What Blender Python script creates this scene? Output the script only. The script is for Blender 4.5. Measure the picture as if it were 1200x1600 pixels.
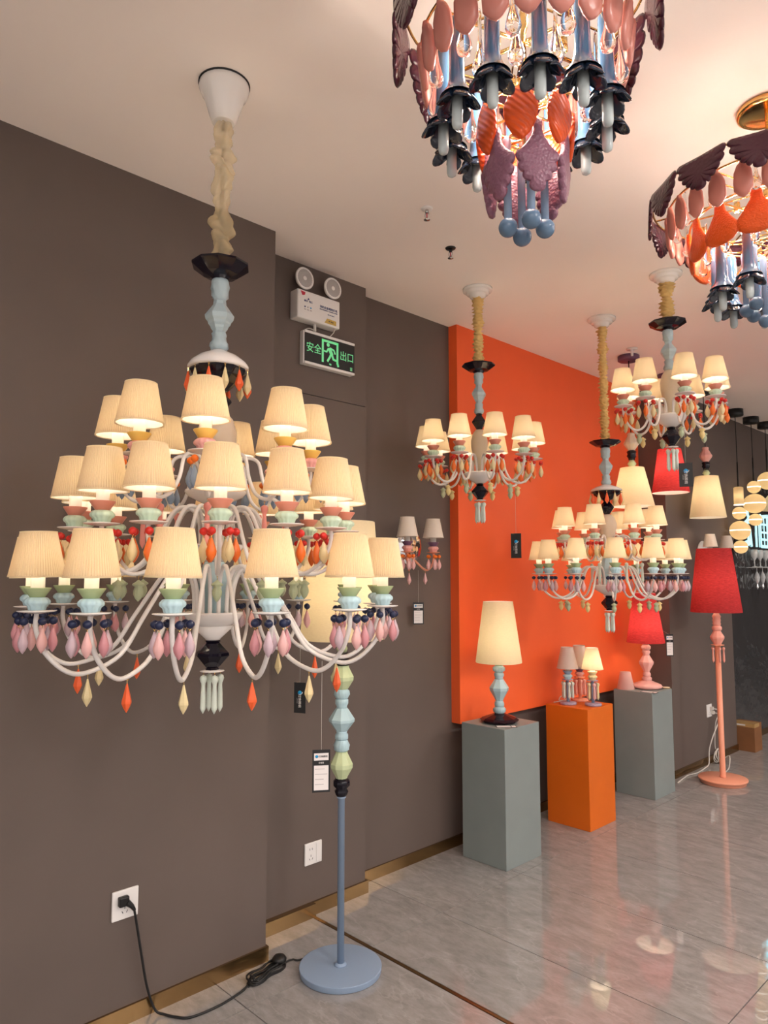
import bpy, math, random
from mathutils import Vector, Matrix
random.seed(7)
for o in list(bpy.data.objects): bpy.data.objects.remove(o)
S = bpy.context.scene
COL = S.collection
PI = math.pi
H = 2.97                                   # ceiling height

# ------------------------------------------------------------------ camera, world, exposure
cam_d = bpy.data.cameras.new('camera'); cam = bpy.data.objects.new('camera', cam_d); COL.objects.link(cam)
cam.location = (0, 0, 1.5)
cam.rotation_euler = (math.radians(90 + 5.111), 0, math.radians(45.942))
cam_d.sensor_fit = 'HORIZONTAL'; cam_d.sensor_width = 36; cam_d.lens = 36 * 1118 / 1200
cam_d.clip_start = 0.02
S.camera = cam
W = bpy.data.worlds.new('world'); S.world = W; W.use_nodes = True
W.node_tree.nodes['Background'].inputs[0].default_value = (1.0, 0.90, 0.85, 1)
W.node_tree.nodes['Background'].inputs[1].default_value = 0.9
S.view_settings.view_transform = 'Standard'; S.view_settings.look = 'None'
S.view_settings.gamma = 1.0; S.view_settings.use_curve_mapping = False
S.view_settings.exposure = 0.13
LAMP_W = 0.355                              # candle bulbs
WARM = (1.0, 0.83, 0.62)

# ------------------------------------------------------------------ materials
MATS = {}
def srgb(r, g, b):
    f = lambda c: (c/255/12.92) if c/255 <= .04045 else ((c/255+.055)/1.055)**2.4
    return (f(r), f(g), f(b), 1)
def mat(name, col, rough=.5, metal=0., spec=.5, noise=0., nscale=8., bump=0., bscale=60., coat=0., ior=1.45, trans=0., wave=None):
    if name in MATS: return MATS[name]
    m = bpy.data.materials.new(name); m.use_nodes = True
    nt = m.node_tree; b = nt.nodes['Principled BSDF']
    c = col if len(col) == 4 else (*col, 1)
    b.inputs['Base Color'].default_value = c
    b.inputs['Roughness'].default_value = rough; b.inputs['Metallic'].default_value = metal
    b.inputs['Specular IOR Level'].default_value = spec; b.inputs['IOR'].default_value = ior
    b.inputs['Coat Weight'].default_value = coat; b.inputs['Coat Roughness'].default_value = .05
    b.inputs['Transmission Weight'].default_value = trans
    tc = nt.nodes.new('ShaderNodeTexCoord')
    if noise:
        n = nt.nodes.new('ShaderNodeTexNoise'); n.inputs['Scale'].default_value = nscale; n.inputs['Detail'].default_value = 5
        nt.links.new(tc.outputs['Object'], n.inputs['Vector'])
        r = nt.nodes.new('ShaderNodeValToRGB')
        r.color_ramp.elements[0].position = .3; r.color_ramp.elements[1].position = .7
        r.color_ramp.elements[0].color = tuple(max(0, x*(1-noise)) for x in c[:3]) + (1,)
        r.color_ramp.elements[1].color = tuple(min(1, x*(1+noise)) for x in c[:3]) + (1,)
        nt.links.new(n.outputs['Fac'], r.inputs[0]); nt.links.new(r.outputs[0], b.inputs['Base Color'])
    if bump:
        bp = nt.nodes.new('ShaderNodeBump'); bp.inputs['Strength'].default_value = bump; bp.inputs['Distance'].default_value = .002
        if wave == 'dots':
            t = nt.nodes.new('ShaderNodeTexVoronoi'); t.inputs['Scale'].default_value = bscale; o = t.outputs['Distance']
        elif wave:
            t = nt.nodes.new('ShaderNodeTexWave'); t.inputs['Scale'].default_value = bscale; t.inputs['Distortion'].default_value = .6
            t.bands_direction = wave; o = t.outputs['Fac']
        else:
            t = nt.nodes.new('ShaderNodeTexNoise'); t.inputs['Scale'].default_value = bscale; o = t.outputs['Fac']
        nt.links.new(tc.outputs['Object'], t.inputs['Vector'])
        nt.links.new(o, bp.inputs['Height']); nt.links.new(bp.outputs[0], b.inputs['Normal'])
    MATS[name] = m
    return m
def fabric(name, dif, tra, fac=.55, weave=0., wscale=220., pattern=False):
    """thin cloth that both reflects and lets lamp light through"""
    m = bpy.data.materials.new(name); m.use_nodes = True; nt = m.node_tree
    nt.nodes.remove(nt.nodes['Principled BSDF']); out = nt.nodes['Material Output']
    d = nt.nodes.new('ShaderNodeBsdfDiffuse'); t = nt.nodes.new('ShaderNodeBsdfTranslucent'); mx = nt.nodes.new('ShaderNodeMixShader')
    d.inputs[0].default_value = (*dif, 1); t.inputs[0].default_value = (*tra, 1); mx.inputs[0].default_value = fac
    if weave:
        tc = nt.nodes.new('ShaderNodeTexCoord'); mp = nt.nodes.new('ShaderNodeMapping'); mp.inputs['Scale'].default_value = (.35, .35, 3)
        n = nt.nodes.new('ShaderNodeTexNoise'); n.inputs['Scale'].default_value = wscale; n.inputs['Detail'].default_value = 3
        nt.links.new(tc.outputs['Object'], mp.inputs[0]); nt.links.new(mp.outputs[0], n.inputs['Vector'])
        for s, c in ((d, dif), (t, tra)):
            r = nt.nodes.new('ShaderNodeValToRGB'); r.color_ramp.elements[0].position = .25; r.color_ramp.elements[1].position = .75
            r.color_ramp.elements[0].color = (*[x*(1-weave) for x in c], 1); r.color_ramp.elements[1].color = (*[min(1, x*(1+weave)) for x in c], 1)
            nt.links.new(n.outputs['Fac'], r.inputs[0]); nt.links.new(r.outputs[0], s.inputs[0])
    nt.links.new(d.outputs[0], mx.inputs[1]); nt.links.new(t.outputs[0], mx.inputs[2]); nt.links.new(mx.outputs[0], out.inputs[0])
    MATS[name] = m
    return m
def emit(name, col, s):
    m = bpy.data.materials.new(name); m.use_nodes = True
    b = m.node_tree.nodes['Principled BSDF']
    b.inputs['Base Color'].default_value = (*col, 1); b.inputs['Emission Color'].default_value = (*col, 1); b.inputs['Emission Strength'].default_value = s
    MATS[name] = m; return m
def sheer(name, col, alpha):
    m = mat(name, col, rough=.7); m.node_tree.nodes['Principled BSDF'].inputs['Alpha'].default_value = alpha
    return m

mat('wall_paint', srgb(97, 85, 79), .62, noise=.06, nscale=2.2, bump=.08, bscale=90)
mat('ceiling_paint', (.88, .80, .75), .8, noise=.02, nscale=1.5)
mat('orange_paint', srgb(238, 98, 46), .5, noise=.03, nscale=3)
mat('pedestal_grey', srgb(130, 139, 137), .45, noise=.04, nscale=6)
mat('pedestal_orange', srgb(214, 102, 14), .45, noise=.05, nscale=5)
mat('brass', (.27, .165, .07), .22, metal=.9, noise=.12, nscale=6)
mat('gold', (.85, .58, .22), .15, metal=1)
mat('dark_joint', (.03, .027, .025), .8)
mat('white_ceramic', (.80, .77, .74), .16, coat=.4)
mat('white_arm', (.78, .75, .72), .3)
mat('navy_gloss', (.005, .004, .010), .06, spec=.42)
mat('plum_gloss', (.016, .004, .009), .07, spec=.45)
mat('blue_ceramic', srgb(172, 192, 198), .3, bump=.15, bscale=120)
mat('blue_glaze', srgb(174, 200, 206), .22)
mat('mint', srgb(192, 214, 190), .22)
mat('sage_bowl', srgb(164, 180, 134), .25)
mat('sage_drop', srgb(172, 182, 148), .35)
mat('skyblue', srgb(182, 212, 220), .22)
mat('terracotta', srgb(208, 134, 114), .28)
mat('pinkcup', srgb(228, 164, 156), .28)
mat('yellow', srgb(226, 184, 92), .3)
mat('red_bead', srgb(196, 36, 28), .35)
mat('navy_bead', srgb(24, 34, 66), .35)
mat('orange_bead', srgb(232, 112, 26), .35)
mat('orange_drop', srgb(228, 110, 40), .35)
mat('coral_drop', srgb(228, 96, 48), .35)
mat('cream_drop', srgb(222, 204, 156), .35)
mat('yellow_tulip', srgb(224, 200, 136), .35)
mat('pink_drop', srgb(222, 172, 168), .35)
mat('rose_drop', srgb(196, 134, 140), .35)
mat('lilac_drop', srgb(192, 168, 176), .35)
mat('blue_drop', srgb(136, 156, 180), .35)
mat('pink_rod', srgb(220, 140, 130), .35)
mat('pale_rod', srgb(206, 216, 204), .3)
mat('coral_metal', srgb(234, 158, 128), .4)
mat('coral_ceramic', srgb(232, 164, 148), .3)
mat('pink_ceramic', srgb(232, 176, 166), .28)
mat('pale_green', srgb(198, 212, 168), .25)
mat('lamp_blue', srgb(138, 158, 182), .4)
mat('lilac_base', srgb(160, 146, 166), .4)
mat('purple_cup', srgb(104, 72, 96), .35)
mat('frosted', srgb(214, 198, 176), .35, spec=.4)
mat('ivory_stone', srgb(214, 200, 176), .3)
mat('black_plastic', (.008, .008, .008), .4)
mat('black_cord', (.010, .010, .010), .5)
mat('white_plastic', (.78, .76, .74), .35)
mat('white_cord', (.66, .63, .58), .5)
mat('grey_socket', (.25, .25, .25), .5)
mat('tag_black', (.012, .012, .013), .45)
mat('paper', (.76, .72, .70), .6)
mat('ink', (.06, .06, .07), .6)
mat('pale_ink', (.45, .42, .42), .6)
mat('blue_ink', (.01, .30, .62), .5)
mat('navy_ink', (.03, .05, .18), .5)
mat('red_ink', (.55, .03, .06), .5)
mat('gold_label', srgb(196, 164, 84), .5)
mat('steel', (.5, .5, .5), .25, metal=1)
mat('chain', (.28, .27, .26), .35, metal=.8)
mat('cardboard', srgb(128, 84, 50), .8, noise=.08, nscale=12)
mat('tape', srgb(176, 140, 88), .3)
mat('maroon', srgb(70, 30, 44), .22, bump=.5, bscale=90, wave='dots')
mat('purple_leaf', srgb(134, 90, 108), .35, bump=.7, bscale=160, wave='dots')
mat('pink_oval', srgb(208, 134, 120), .25)
mat('orange_leaf', srgb(222, 84, 28), .22, bump=.7, bscale=42, wave='DIAGONAL')
mat('orange_shell', srgb(230, 92, 30), .28, bump=.8, bscale=210, wave='dots')
mat('flower_blue', srgb(74, 108, 140), .12, coat=.6)
mat('flower_dark', srgb(26, 38, 56), .15, coat=.5)
mat('stamen', srgb(186, 196, 196), .2)
mat('rod_blue', srgb(146, 166, 192), .2)
mat('ball_blue', srgb(92, 118, 144), .25)
mat('crystal', (1, 1, 1), .02, trans=1.0, ior=1.5)
mat('lens', (.42, .40, .39), .12, coat=.5)
mat('mirror', (.85, .85, .85), .03, metal=1)
mat('smoke_glass', (.030, .034, .038), .03, spec=1.0, ior=2.3, bump=1.0, bscale=5.0)
[n for n in MATS['smoke_glass'].node_tree.nodes if n.type == 'BUMP'][0].inputs['Distance'].default_value = .035   # rippled sheet
mat('glassware', (.55, .58, .58), .06, spec=.8, coat=1)
mat('stickypad', srgb(226, 214, 190), .6)
sheer('organza', srgb(232, 210, 164), .40)
mat('ruffle', srgb(226, 190, 122), .8)
fabric('shade_cream', (.84, .70, .50), (.97, .87, .64), .5)
fabric('shade_linen', (.82, .71, .52), (.96, .86, .62), .5, weave=.06)
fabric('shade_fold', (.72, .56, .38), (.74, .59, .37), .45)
fabric('lining', (.90, .87, .82), (.92, .88, .82), .45)
fabric('sleeve_glow', (.86, .84, .80), (.9, .86, .8), .5)
fabric('shade_off', (.90, .81, .70), (.8, .7, .6), .25, weave=.03)
fabric('shade_white', (.78, .68, .62), (.8, .7, .6), .4)
fabric('shade_pink', (.80, .52, .46), (.8, .5, .45), .35)
fabric('shade_red', (.46, .055, .06), (.62, .06, .065), .45, weave=.30, wscale=130)
fabric('glow_glass', (.9, .75, .5), (.95, .78, .48), .7)
emit('line_light', (1.0, .93, .8), 2.2)
emit('exit_green', (.16, .62, .28), .42)
emit('cyan_light', (.50, .86, .92), .75)  # emission that paints the reflection of a cyan sign in the pane
M = MATS
def marble():
    m = bpy.data.materials.new('marble'); m.use_nodes = True; nt = m.node_tree; b = nt.nodes['Principled BSDF']
    tc = nt.nodes.new('ShaderNodeTexCoord'); oi = nt.nodes.new('ShaderNodeObjectInfo')
    add = nt.nodes.new('ShaderNodeVectorMath'); add.operation = 'ADD'
    comb = nt.nodes.new('ShaderNodeCombineXYZ'); mul = nt.nodes.new('ShaderNodeMath'); mul.operation = 'MULTIPLY'; mul.inputs[1].default_value = 37
    nt.links.new(oi.outputs['Random'], mul.inputs[0]); nt.links.new(mul.outputs[0], comb.inputs[0]); nt.links.new(mul.outputs[0], comb.inputs[2])
    nt.links.new(tc.outputs['Object'], add.inputs[0]); nt.links.new(comb.outputs[0], add.inputs[1])
    mp = nt.nodes.new('ShaderNodeMapping'); mp.inputs['Scale'].default_value = (1.2, 2.8, 1); mp.inputs['Rotation'].default_value = (0, 0, .75)
    nt.links.new(add.outputs[0], mp.inputs[0])
    n1 = nt.nodes.new('ShaderNodeTexNoise'); n1.inputs['Scale'].default_value = 7; n1.inputs['Detail'].default_value = 11; n1.inputs['Roughness'].default_value = .74; n1.inputs['Distortion'].default_value = .25
    nt.links.new(mp.outputs[0], n1.inputs['Vector'])
    r1 = nt.nodes.new('ShaderNodeValToRGB'); e = r1.color_ramp.elements
    e[0].position = .33; e[0].color = (.235, .220, .210, 1); e[1].position = .72; e[1].color = (.385, .365, .35, 1)
    nt.links.new(n1.outputs['Fac'], r1.inputs[0])
    n2 = nt.nodes.new('ShaderNodeTexNoise'); n2.inputs['Scale'].default_value = 1.6; n2.inputs['Detail'].default_value = 9; n2.inputs['Distortion'].default_value = .35
    nt.links.new(mp.outputs[0], n2.inputs['Vector'])
    r2 = nt.nodes.new('ShaderNodeValToRGB'); e = r2.color_ramp.elements
    e[0].position = .492; e[0].color = (0, 0, 0, 1); e[1].position = .5; e[1].color = (.20, .20, .20, 1); q = e.new(.508); q.color = (0, 0, 0, 1)
    nt.links.new(n2.outputs['Fac'], r2.inputs[0])
    mx = nt.nodes.new('ShaderNodeMixRGB'); mx.inputs[2].default_value = (.58, .55, .52, 1)
    nt.links.new(r2.outputs[0], mx.inputs[0]); nt.links.new(r1.outputs[0], mx.inputs[1]); nt.links.new(mx.outputs[0], b.inputs['Base Color'])
    b.inputs['Roughness'].default_value = .012; b.inputs['IOR'].default_value = 1.72
    MATS['marble'] = m
marble()

# ------------------------------------------------------------------ mesh helpers
CACHE = {}
def mk(key, data, mats, smooth=True, mids=None, flat_angle=None):
    v, f = data
    me = bpy.data.meshes.new(key); me.from_pydata([tuple(p) for p in v], [], f)
    for m in (mats if isinstance(mats, (list, tuple)) else [mats]): me.materials.append(M[m])
    if smooth: me.polygons.foreach_set('use_smooth', [True]*len(me.polygons))
    if mids: me.polygons.foreach_set('material_index', mids)
    me.update(); return me
def cached(key, fn):
    if key not in CACHE: CACHE[key] = fn()
    return CACHE[key]
def add(name, me, parent=None, loc=(0, 0, 0), rot=(0, 0, 0), scale=None):
    o = bpy.data.objects.new(name, me); COL.objects.link(o)
    if parent is not None: o.parent = parent
    o.location = loc; o.rotation_euler = rot
    if scale: o.scale = scale
    return o
def thing(name, label, cat, loc, rz=0, group=None):
    o = bpy.data.objects.new(name, None); COL.objects.link(o); o.location = loc; o.rotation_euler = (0, 0, rz)
    o.empty_display_size = .05
    return tag(o, label, cat, group)
def tag(o, label, cat, group=None):
    o['label'] = label; o['category'] = cat
    if group: o['group'] = group
    return o
def struct(name, me, loc=(0, 0, 0), rot=(0, 0, 0)):
    o = add(name, me, None, loc, rot); o['kind'] = 'structure'; return o
def plight(parent, loc, w, col=WARM, r=.014):
    l = bpy.data.lights.new('bulb_light', 'POINT'); l.energy = w; l.color = col; l.shadow_soft_size = r
    o = bpy.data.objects.new('bulb_light', l); COL.objects.link(o); o.parent = parent; o.location = loc; return o
def join(*ds):
    V, Fc = [], []
    for v, f in ds:
        b = len(V); V += list(v); Fc += [tuple(i+b for i in q) for q in f]
    return V, Fc
def tr(d, loc=(0, 0, 0), mtx=None):
    v, f = d; L = Vector(loc)
    return [((mtx @ Vector(p)) if mtx else Vector(p)) + L for p in v], f
def box(x0, y0, z0, x1, y1, z1, bev=0):
    if bev <= 0:
        v = [(x0,y0,z0),(x1,y0,z0),(x1,y1,z0),(x0,y1,z0),(x0,y0,z1),(x1,y0,z1),(x1,y1,z1),(x0,y1,z1)]
        return v, [(0,3,2,1),(4,5,6,7),(0,1,5,4),(1,2,6,5),(2,3,7,6),(3,0,4,7)]
    import bmesh
    bm = bmesh.new(); bmesh.ops.create_cube(bm, size=1)
    for q in bm.verts: q.co = Vector(((x0+x1)/2+q.co.x*(x1-x0), (y0+y1)/2+q.co.y*(y1-y0), (z0+z1)/2+q.co.z*(z1-z0)))
    bmesh.ops.bevel(bm, geom=bm.edges[:], offset=bev, segments=2, affect='EDGES', profile=.5)
    bm.verts.index_update()
    d = ([q.co.copy() for q in bm.verts], [tuple(q.index for q in p.verts) for p in bm.faces]); bm.free(); return d
def lathe(prof, n=24, flute=0, amp=0., twist=0., cap=True, rot=0., jit=None, alt=0.):
    """turn a profile [(r,z[,amp])]; flute lobes modulate the radius; alt offsets every other column (pleats)"""
    V, Fc = [], []
    zs = [p[1] for p in prof]; z0, z1 = min(zs), max(zs)
    for i, p in enumerate(prof):
        r, z = p[0], p[1]; a = p[2] if len(p) > 2 else amp
        for k in range(n):
            t = rot + 2*PI*k/n
            ph = twist*(z-z0)/((z1-z0) or 1)
            rr = r*(1 + (a*math.cos(flute*(t+ph)) if flute else 0))
            if alt: rr *= (1 + alt*(1 if k % 2 else -1))
            zz = z
            if jit: rr, zz = jit(rr, z, t)
            V.append((rr*math.cos(t), rr*math.sin(t), zz))
    m = len(prof)
    for i in range(m-1):
        for k in range(n):
            a, b = i*n+k, i*n+(k+1) % n
            Fc.append((a, a+n, b+n, b) if prof[i][1] > prof[i+1][1] or True else (a, b, b+n, a+n))
    if cap:
        Fc.append(tuple(range(n))); Fc.append(tuple((m-1)*n+k for k in reversed(range(n))))
    if zs[0] < zs[-1]: Fc = [tuple(reversed(f)) for f in Fc]
    return V, Fc
def smooth_path(pts, sub=6):
    P = [Vector(p) for p in pts]; P = [P[0]*2-P[1]] + P + [P[-1]*2-P[-2]]
    out = []
    for i in range(1, len(P)-2):
        for s in range(sub):
            t = s/sub; a, b, c, d = P[i-1], P[i], P[i+1], P[i+2]
            out.append(.5*((2*b) + (c-a)*t + (2*a-5*b+4*c-d)*t*t + (3*b-a-3*c+d)*t**3))
    out.append(P[-2]); return out
def tube(path, r, n=8, closed=False):
    P = [Vector(p) for p in path]; m = len(P); V, Fc = [], []
    prev = None
    for i in range(m):
        t = (P[(i+1) % m]-P[i-1]) if closed else (P[min(i+1, m-1)]-P[max(i-1, 0)])
        t.normalize()
        if prev is None:
            u = t.cross(Vector((0, 0, 1)));  u = u if u.length > 1e-3 else t.cross(Vector((1, 0, 0)))
        else: u = prev - t*prev.dot(t)
        u.normalize(); prev = u; w = t.cross(u)
        rr = r[i] if isinstance(r, (list, tuple)) else r
        for k in range(n):
            a = 2*PI*k/n; V.append(P[i] + (u*math.cos(a)+w*math.sin(a))*rr)
    for i in range(m if closed else m-1):
        j = (i+1) % m
        for k in range(n): Fc.append((i*n+k, i*n+(k+1) % n, j*n+(k+1) % n, j*n+k))
    if not closed: Fc.append(tuple(reversed(range(n)))); Fc.append(tuple((m-1)*n+k for k in range(n)))
    return V, Fc
def ring(R, r, n=48, m=6, z=0):
    return tube([(R*math.cos(2*PI*k/n), R*math.sin(2*PI*k/n), z) for k in range(n)], r, m, closed=True)
def sphere(r, n=12, m=8, z=0, sq=1.):
    return lathe([(max(1e-4, r*math.sin(PI*i/m)), z + r*sq*math.cos(PI*i/m)) for i in range(m+1)], n, cap=False)
def plate(outline, t=.004, dome=1.6, inner=.72):
    """closed rounded ceramic plate from an outline in X-Z, thickness along Y"""
    n = len(outline); cx = sum(p[0] for p in outline)/n; cz = sum(p[1] for p in outline)/n
    V = [(p[0], 0, p[1]) for p in outline]
    for s in (-1, 1):
        V += [(cx+(p[0]-cx)*.93, s*t, cz+(p[1]-cz)*.95) for p in outline]
        V += [(cx+(p[0]-cx)*inner*.8, s*t*dome, cz+(p[1]-cz)*inner) for p in outline]
        V.append((cx, s*t*dome*1.05, cz))
    Fc = []
    for s, b in ((-1, n), (1, 3*n+1)):
        L = []
        for k in range(n):
            j = (k+1) % n
            L += [(k, j, b+j, b+k), (b+k, b+j, b+n+j, b+n+k), (b+n+k, b+n+j, b+2*n)]
        if s > 0: L = [tuple(reversed(q)) for q in L]
        Fc += L
    return V, Fc
def both(half):          # half outline from top to bottom (x>0) -> closed outline
    return [p for p in half] + [(-x, z) for x, z in reversed(half) if x > 1e-6]
def text(name, s, size, m, parent, loc, rot=(PI/2, 0, PI/2), ext=.0006, align='CENTER', sx=1.):
    cu = bpy.data.curves.new('t', 'FONT'); cu.body = s; cu.size = size; cu.extrude = ext; cu.align_x = align; cu.align_y = 'CENTER'; cu.resolution_u = 2
    o = bpy.data.objects.new('t', cu); COL.objects.link(o)
    me = bpy.data.meshes.new_from_object(o); bpy.data.objects.remove(o); bpy.data.curves.remove(cu)
    me.materials.clear(); me.materials.append(M[m])
    return add(name, me, parent, loc, rot, (sx, 1, 1))
def pt_in_frame(): pass

# ------------------------------------------------------------------ room shell
X1, X2, X3, X4, X5 = -2.44, -2.62, -2.70, -2.43, -2.50
Y12, Y23, Y34, Y45 = 1.715, 2.405, 5.365, 6.60
YB, YE, XR = -4.5, 13.0, 6.0
struct('ceiling', mk('ceiling', box(-3.2, YB, H, XR, YE, H+.12), 'ceiling_paint', False))
def wall(name, x, y0, y1, z0=0, z1=H): return struct(name, mk(name, box(-3.2, y0, z0, x, y1, z1), 'wall_paint', False))
wall('wall_1', X1, YB, Y12)
w2 = wall('wall_2', X2, Y12, Y23, 2.352)
add('lower_panel', mk('lower_panel', box(-3.2, Y12, 0, X2+.004, Y23, 2.348), 'wall_paint', False), w2)
wall('wall_3', X3, Y23, Y34)
wall('wall_4', X4, Y34, Y45)
wall('wall_5', X5, Y45, YE)
struct('wall_6', mk('wall_6', box(X5, YE, 0, XR, YE+.1, H), 'wall_paint', False))
pan = struct('wall_7', mk('wall_panel', box(X3, 3.144, .677, -2.637, Y34, H), 'orange_paint', False)); pan['label'] = 'bright orange wall panel hung off the dark wall'
# skirting, bronze
def skirt(name, boxes): return struct(name, mk(name, join(*[box(*b) for b in boxes]), 'brass', False))
skirt('baseboard_1', [(X1, YB, 0, X1+.010, Y12+.008, .056), (X2, Y12, 0, X1, Y12+.008, .056)])
skirt('baseboard_2', [(X2+.004, Y12+.008, 0, X2+.034, 2.085, .056)])
skirt('baseboard_3', [(X2+.004, 2.085, 0, X2+.016, Y23+.012, .056), (X3, Y23, 0, X2+.004, Y23+.012, .056)])
skirt('baseboard_4', [(X3, Y23+.012, 0, X3+.010, Y34, .056)])
skirt('baseboard_5', [(X3, Y34-.010, 0, X4+.010, Y34, .056), (X4, Y34, 0, X4+.010, Y45, .056)])
skirt('baseboard_6', [(X5, Y45, 0, X5+.012, YE, .06)])
# floor slab, tiles and inlaid strip
floor = struct('floor', mk('floor', box(-3.2, YB, -.15, XR, YE, -.004), 'dark_joint', False))
STR = 2.079
tile_rows = [2.515+.602*k for k in range(0, 18)]
ys = [STR+.009] + tile_rows
yrows = [(ys[i], ys[i+1]) for i in range(len(ys)-1)]
yl = [STR-.009, 1.49] + [1.49-.602*k for k in range(1, 11)]
yrows += [(yl[i+1], yl[i]) for i in range(len(yl)-1)]
xs = [-2.70, -2.227] + [-2.227+1.2*k for k in range(1, 8)]
G = .0020
for (a, b) in yrows:
    for i in range(len(xs)-1):
        w, d = xs[i+1]-xs[i]-2*G, b-a-2*G
        me = cached(('tile', round(w, 3), round(d, 3)), lambda: mk('tile', box(-w/2, -d/2, -.012, w/2, d/2, 0), 'marble', False))
        add('tile', me, floor, ((xs[i]+xs[i+1])/2, (a+b)/2, 0))
add('inlay_strip', mk('inlay_strip', box(X2+.034, STR-.0075, -.01, XR, STR+.0075, .0006), 'brass', False), floor)

# flush LED panels added out of view to brighten the scene
emit('led_panel', (1.0, .915, .87), 34)
for px in (0.95, 2.75):
    for py in (-2.6, -.6, 1.4, 3.4, 5.4, 7.4):
        t = thing('ceiling_light', 'square white LED panel set flush in the showroom ceiling', 'ceiling light', (px, py, H), group='LED panels over the showroom')
        add('frame', cached('led_frame', lambda: mk('frame', join(box(-.31, -.31, -.012, .31, -.295, 0), box(-.31, .295, -.012, .31, .31, 0), box(-.31, -.295, -.012, -.295, .295, 0), box(.295, -.295, -.012, .31, .295, 0)), 'white_plastic', False)), t)
        add('diffuser', cached('led_diff', lambda: mk('diffuser', box(-.295, -.295, -.008, .295, .295, -.001), 'led_panel', False)), t)

# dark arched pane in the far wall; its glowing strokes imitate a reflected sign
def arch(y0, y1, z0, zs, zt, x, t, inset=0):
    c = (y0+y1)/2; a = (y1-y0)/2-inset
    out = [(y0+inset, z0), (y1-inset, z0)] + [(c+a*math.cos(PI*k/28), zs+(zt-zs-inset)*math.sin(PI*k/28)) for k in range(29)]
    n = len(out)
    v = [(x, p[0], p[1]) for p in out] + [(x+t, p[0], p[1]) for p in out]
    f = [tuple(range(n))[::-1], tuple(range(n, 2*n))] + [(k, (k+1) % n, n+(k+1) % n, n+k) for k in range(n)]
    return v, f
win = struct('window_1', mk('arch_frame', arch(6.62, 12.2, .06, 1.05, 2.80, X5, .010), 'black_plastic', False))
add('pane', mk('pane', arch(6.62, 12.2, .06, 1.05, 2.80, X5+.010, .006, .03), 'smoke_glass', False), win)

# ------------------------------------------------------------------ pendant pieces
def shade_mesh(key, m, rb=.060, rt=.040, h=.105, pleats=0):
    """cloth cone over a white lining, open at both ends, with narrow hems"""
    def f():
        n = pleats*2 if pleats else 36
        prof = [(rb, 0), (rb-(rb-rt)*.5, h*.5), (rt, h)]
        d = lathe(prof, n, cap=False, alt=.011 if pleats else 0)
        lin = lathe([(r-.0028, z) for r, z in prof], 32, cap=False)
        hem = lathe([(rb*1.016, -.0015), (rb*1.016, .0030)], 40, cap=False)
        hem2 = lathe([(rt*1.02, h-.0025), (rt*1.02, h+.001)], 40, cap=False)
        al = join(d, hem, hem2, lin)
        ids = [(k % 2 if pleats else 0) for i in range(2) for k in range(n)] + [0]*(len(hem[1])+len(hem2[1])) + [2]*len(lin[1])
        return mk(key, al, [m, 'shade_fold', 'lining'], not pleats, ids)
    return cached(key, f)
def big_shade(name, prof, m, parent, z0=0):
    p = [(r, z-z0) for r, z in prof]
    o = lathe(p, 48, cap=False); l = lathe([(r-.003, z) for r, z in p], 48, cap=False)
    add(name, mk(name, join(o, l), [m, 'lining'], True, [0]*len(o[1])+[1]*len(l[1])), parent)
def cup_mesh(m): return cached('cup_'+m, lambda: mk('cup', lathe([(.016,0),(.0185,.002,.05),(.0205,.011,.09),(.0268,.0155,.05),(.0280,.019,.05),(.0272,.0235,.05),(.022,.0295,.03),(.017,.031)], 48, flute=12), m))
def bowl_mesh(m): return cached('bowl_'+m, lambda: mk('bowl', lathe([(.015,0),(.0165,.001),(.030,.021),(.030,.023),(.028,.023),(.017,.012)], 28), m))
def disc_mesh(m='white_ceramic', r=.043): return cached(('disc', m, r), lambda: mk('disc', lathe([(.006,-.006),(r-.004,-.001),(r,.0005),(r,.002),(.01,.003)], 28), m))
def sleeve_mesh(m='sleeve_glow'): return cached('sleeve_'+m, lambda: mk('sleeve', lathe([(.0155,0),(.0155,.053)], 18, cap=False), m))
def bead_mesh(m): return cached('bead_'+m, lambda: mk('bead', lathe([(.0012,.0095),(.0055,.0078,.0),(.0088,.004,.05),(.0096,0,.06),(.0088,-.004,.05),(.0055,-.0078),(.0012,-.0095)], 20, flute=10, cap=False), m))
def hooked(d, m, top, key, smooth, r=.0013, ln=.010):
    h = tube([(0, 0, top+ln), (0, 0, top-.002)], r*.6, 5)
    h2 = tr(ring(.0026, .0006, 10, 4), (0, 0, top+ln), Matrix.Rotation(PI/2, 3, 'X'))
    dd = join(d, h, h2); n0 = len(d[1]); n1 = len(dd[1])-n0
    me = mk(key, dd, [m, 'gold'], smooth, [0]*n0+[1]*n1)
    if not smooth: pass
    return me
def drop_mesh(m):       # fluted almond drop, origin at its top
    return cached('drop_'+m, lambda: hooked(lathe([(.002,0),(.0035,-.005),(.0080,-.018,.05),(.0115,-.031,.07),(.0105,-.040,.07),(.006,-.050,.04),(.001,-.057)], 18, flute=6), m, 0, 'drop', True, ln=.006))
def bicone_mesh(m, L=.066, R=.0115):
    return cached(('bicone', m, L), lambda: hooked(lathe([(.0018,0),(R,-L*.60),(R*1.02,-L*.68),(R*.62,-L*.84),(.0008,-L)], 6), m, 0, 'bicone', False))
def tulip_mesh(m):
    return cached('tulip_'+m, lambda: hooked(lathe([(.002,0),(.006,-.004),(.0145,-.010,.05),(.0145,-.013,.05),(.0085,-.017,.04),(.0118,-.028,.08),(.0118,-.036,.09),(.007,-.047,.08),(.001,-.054)], 24, flute=8), m, 0, 'tulip', True))
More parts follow.
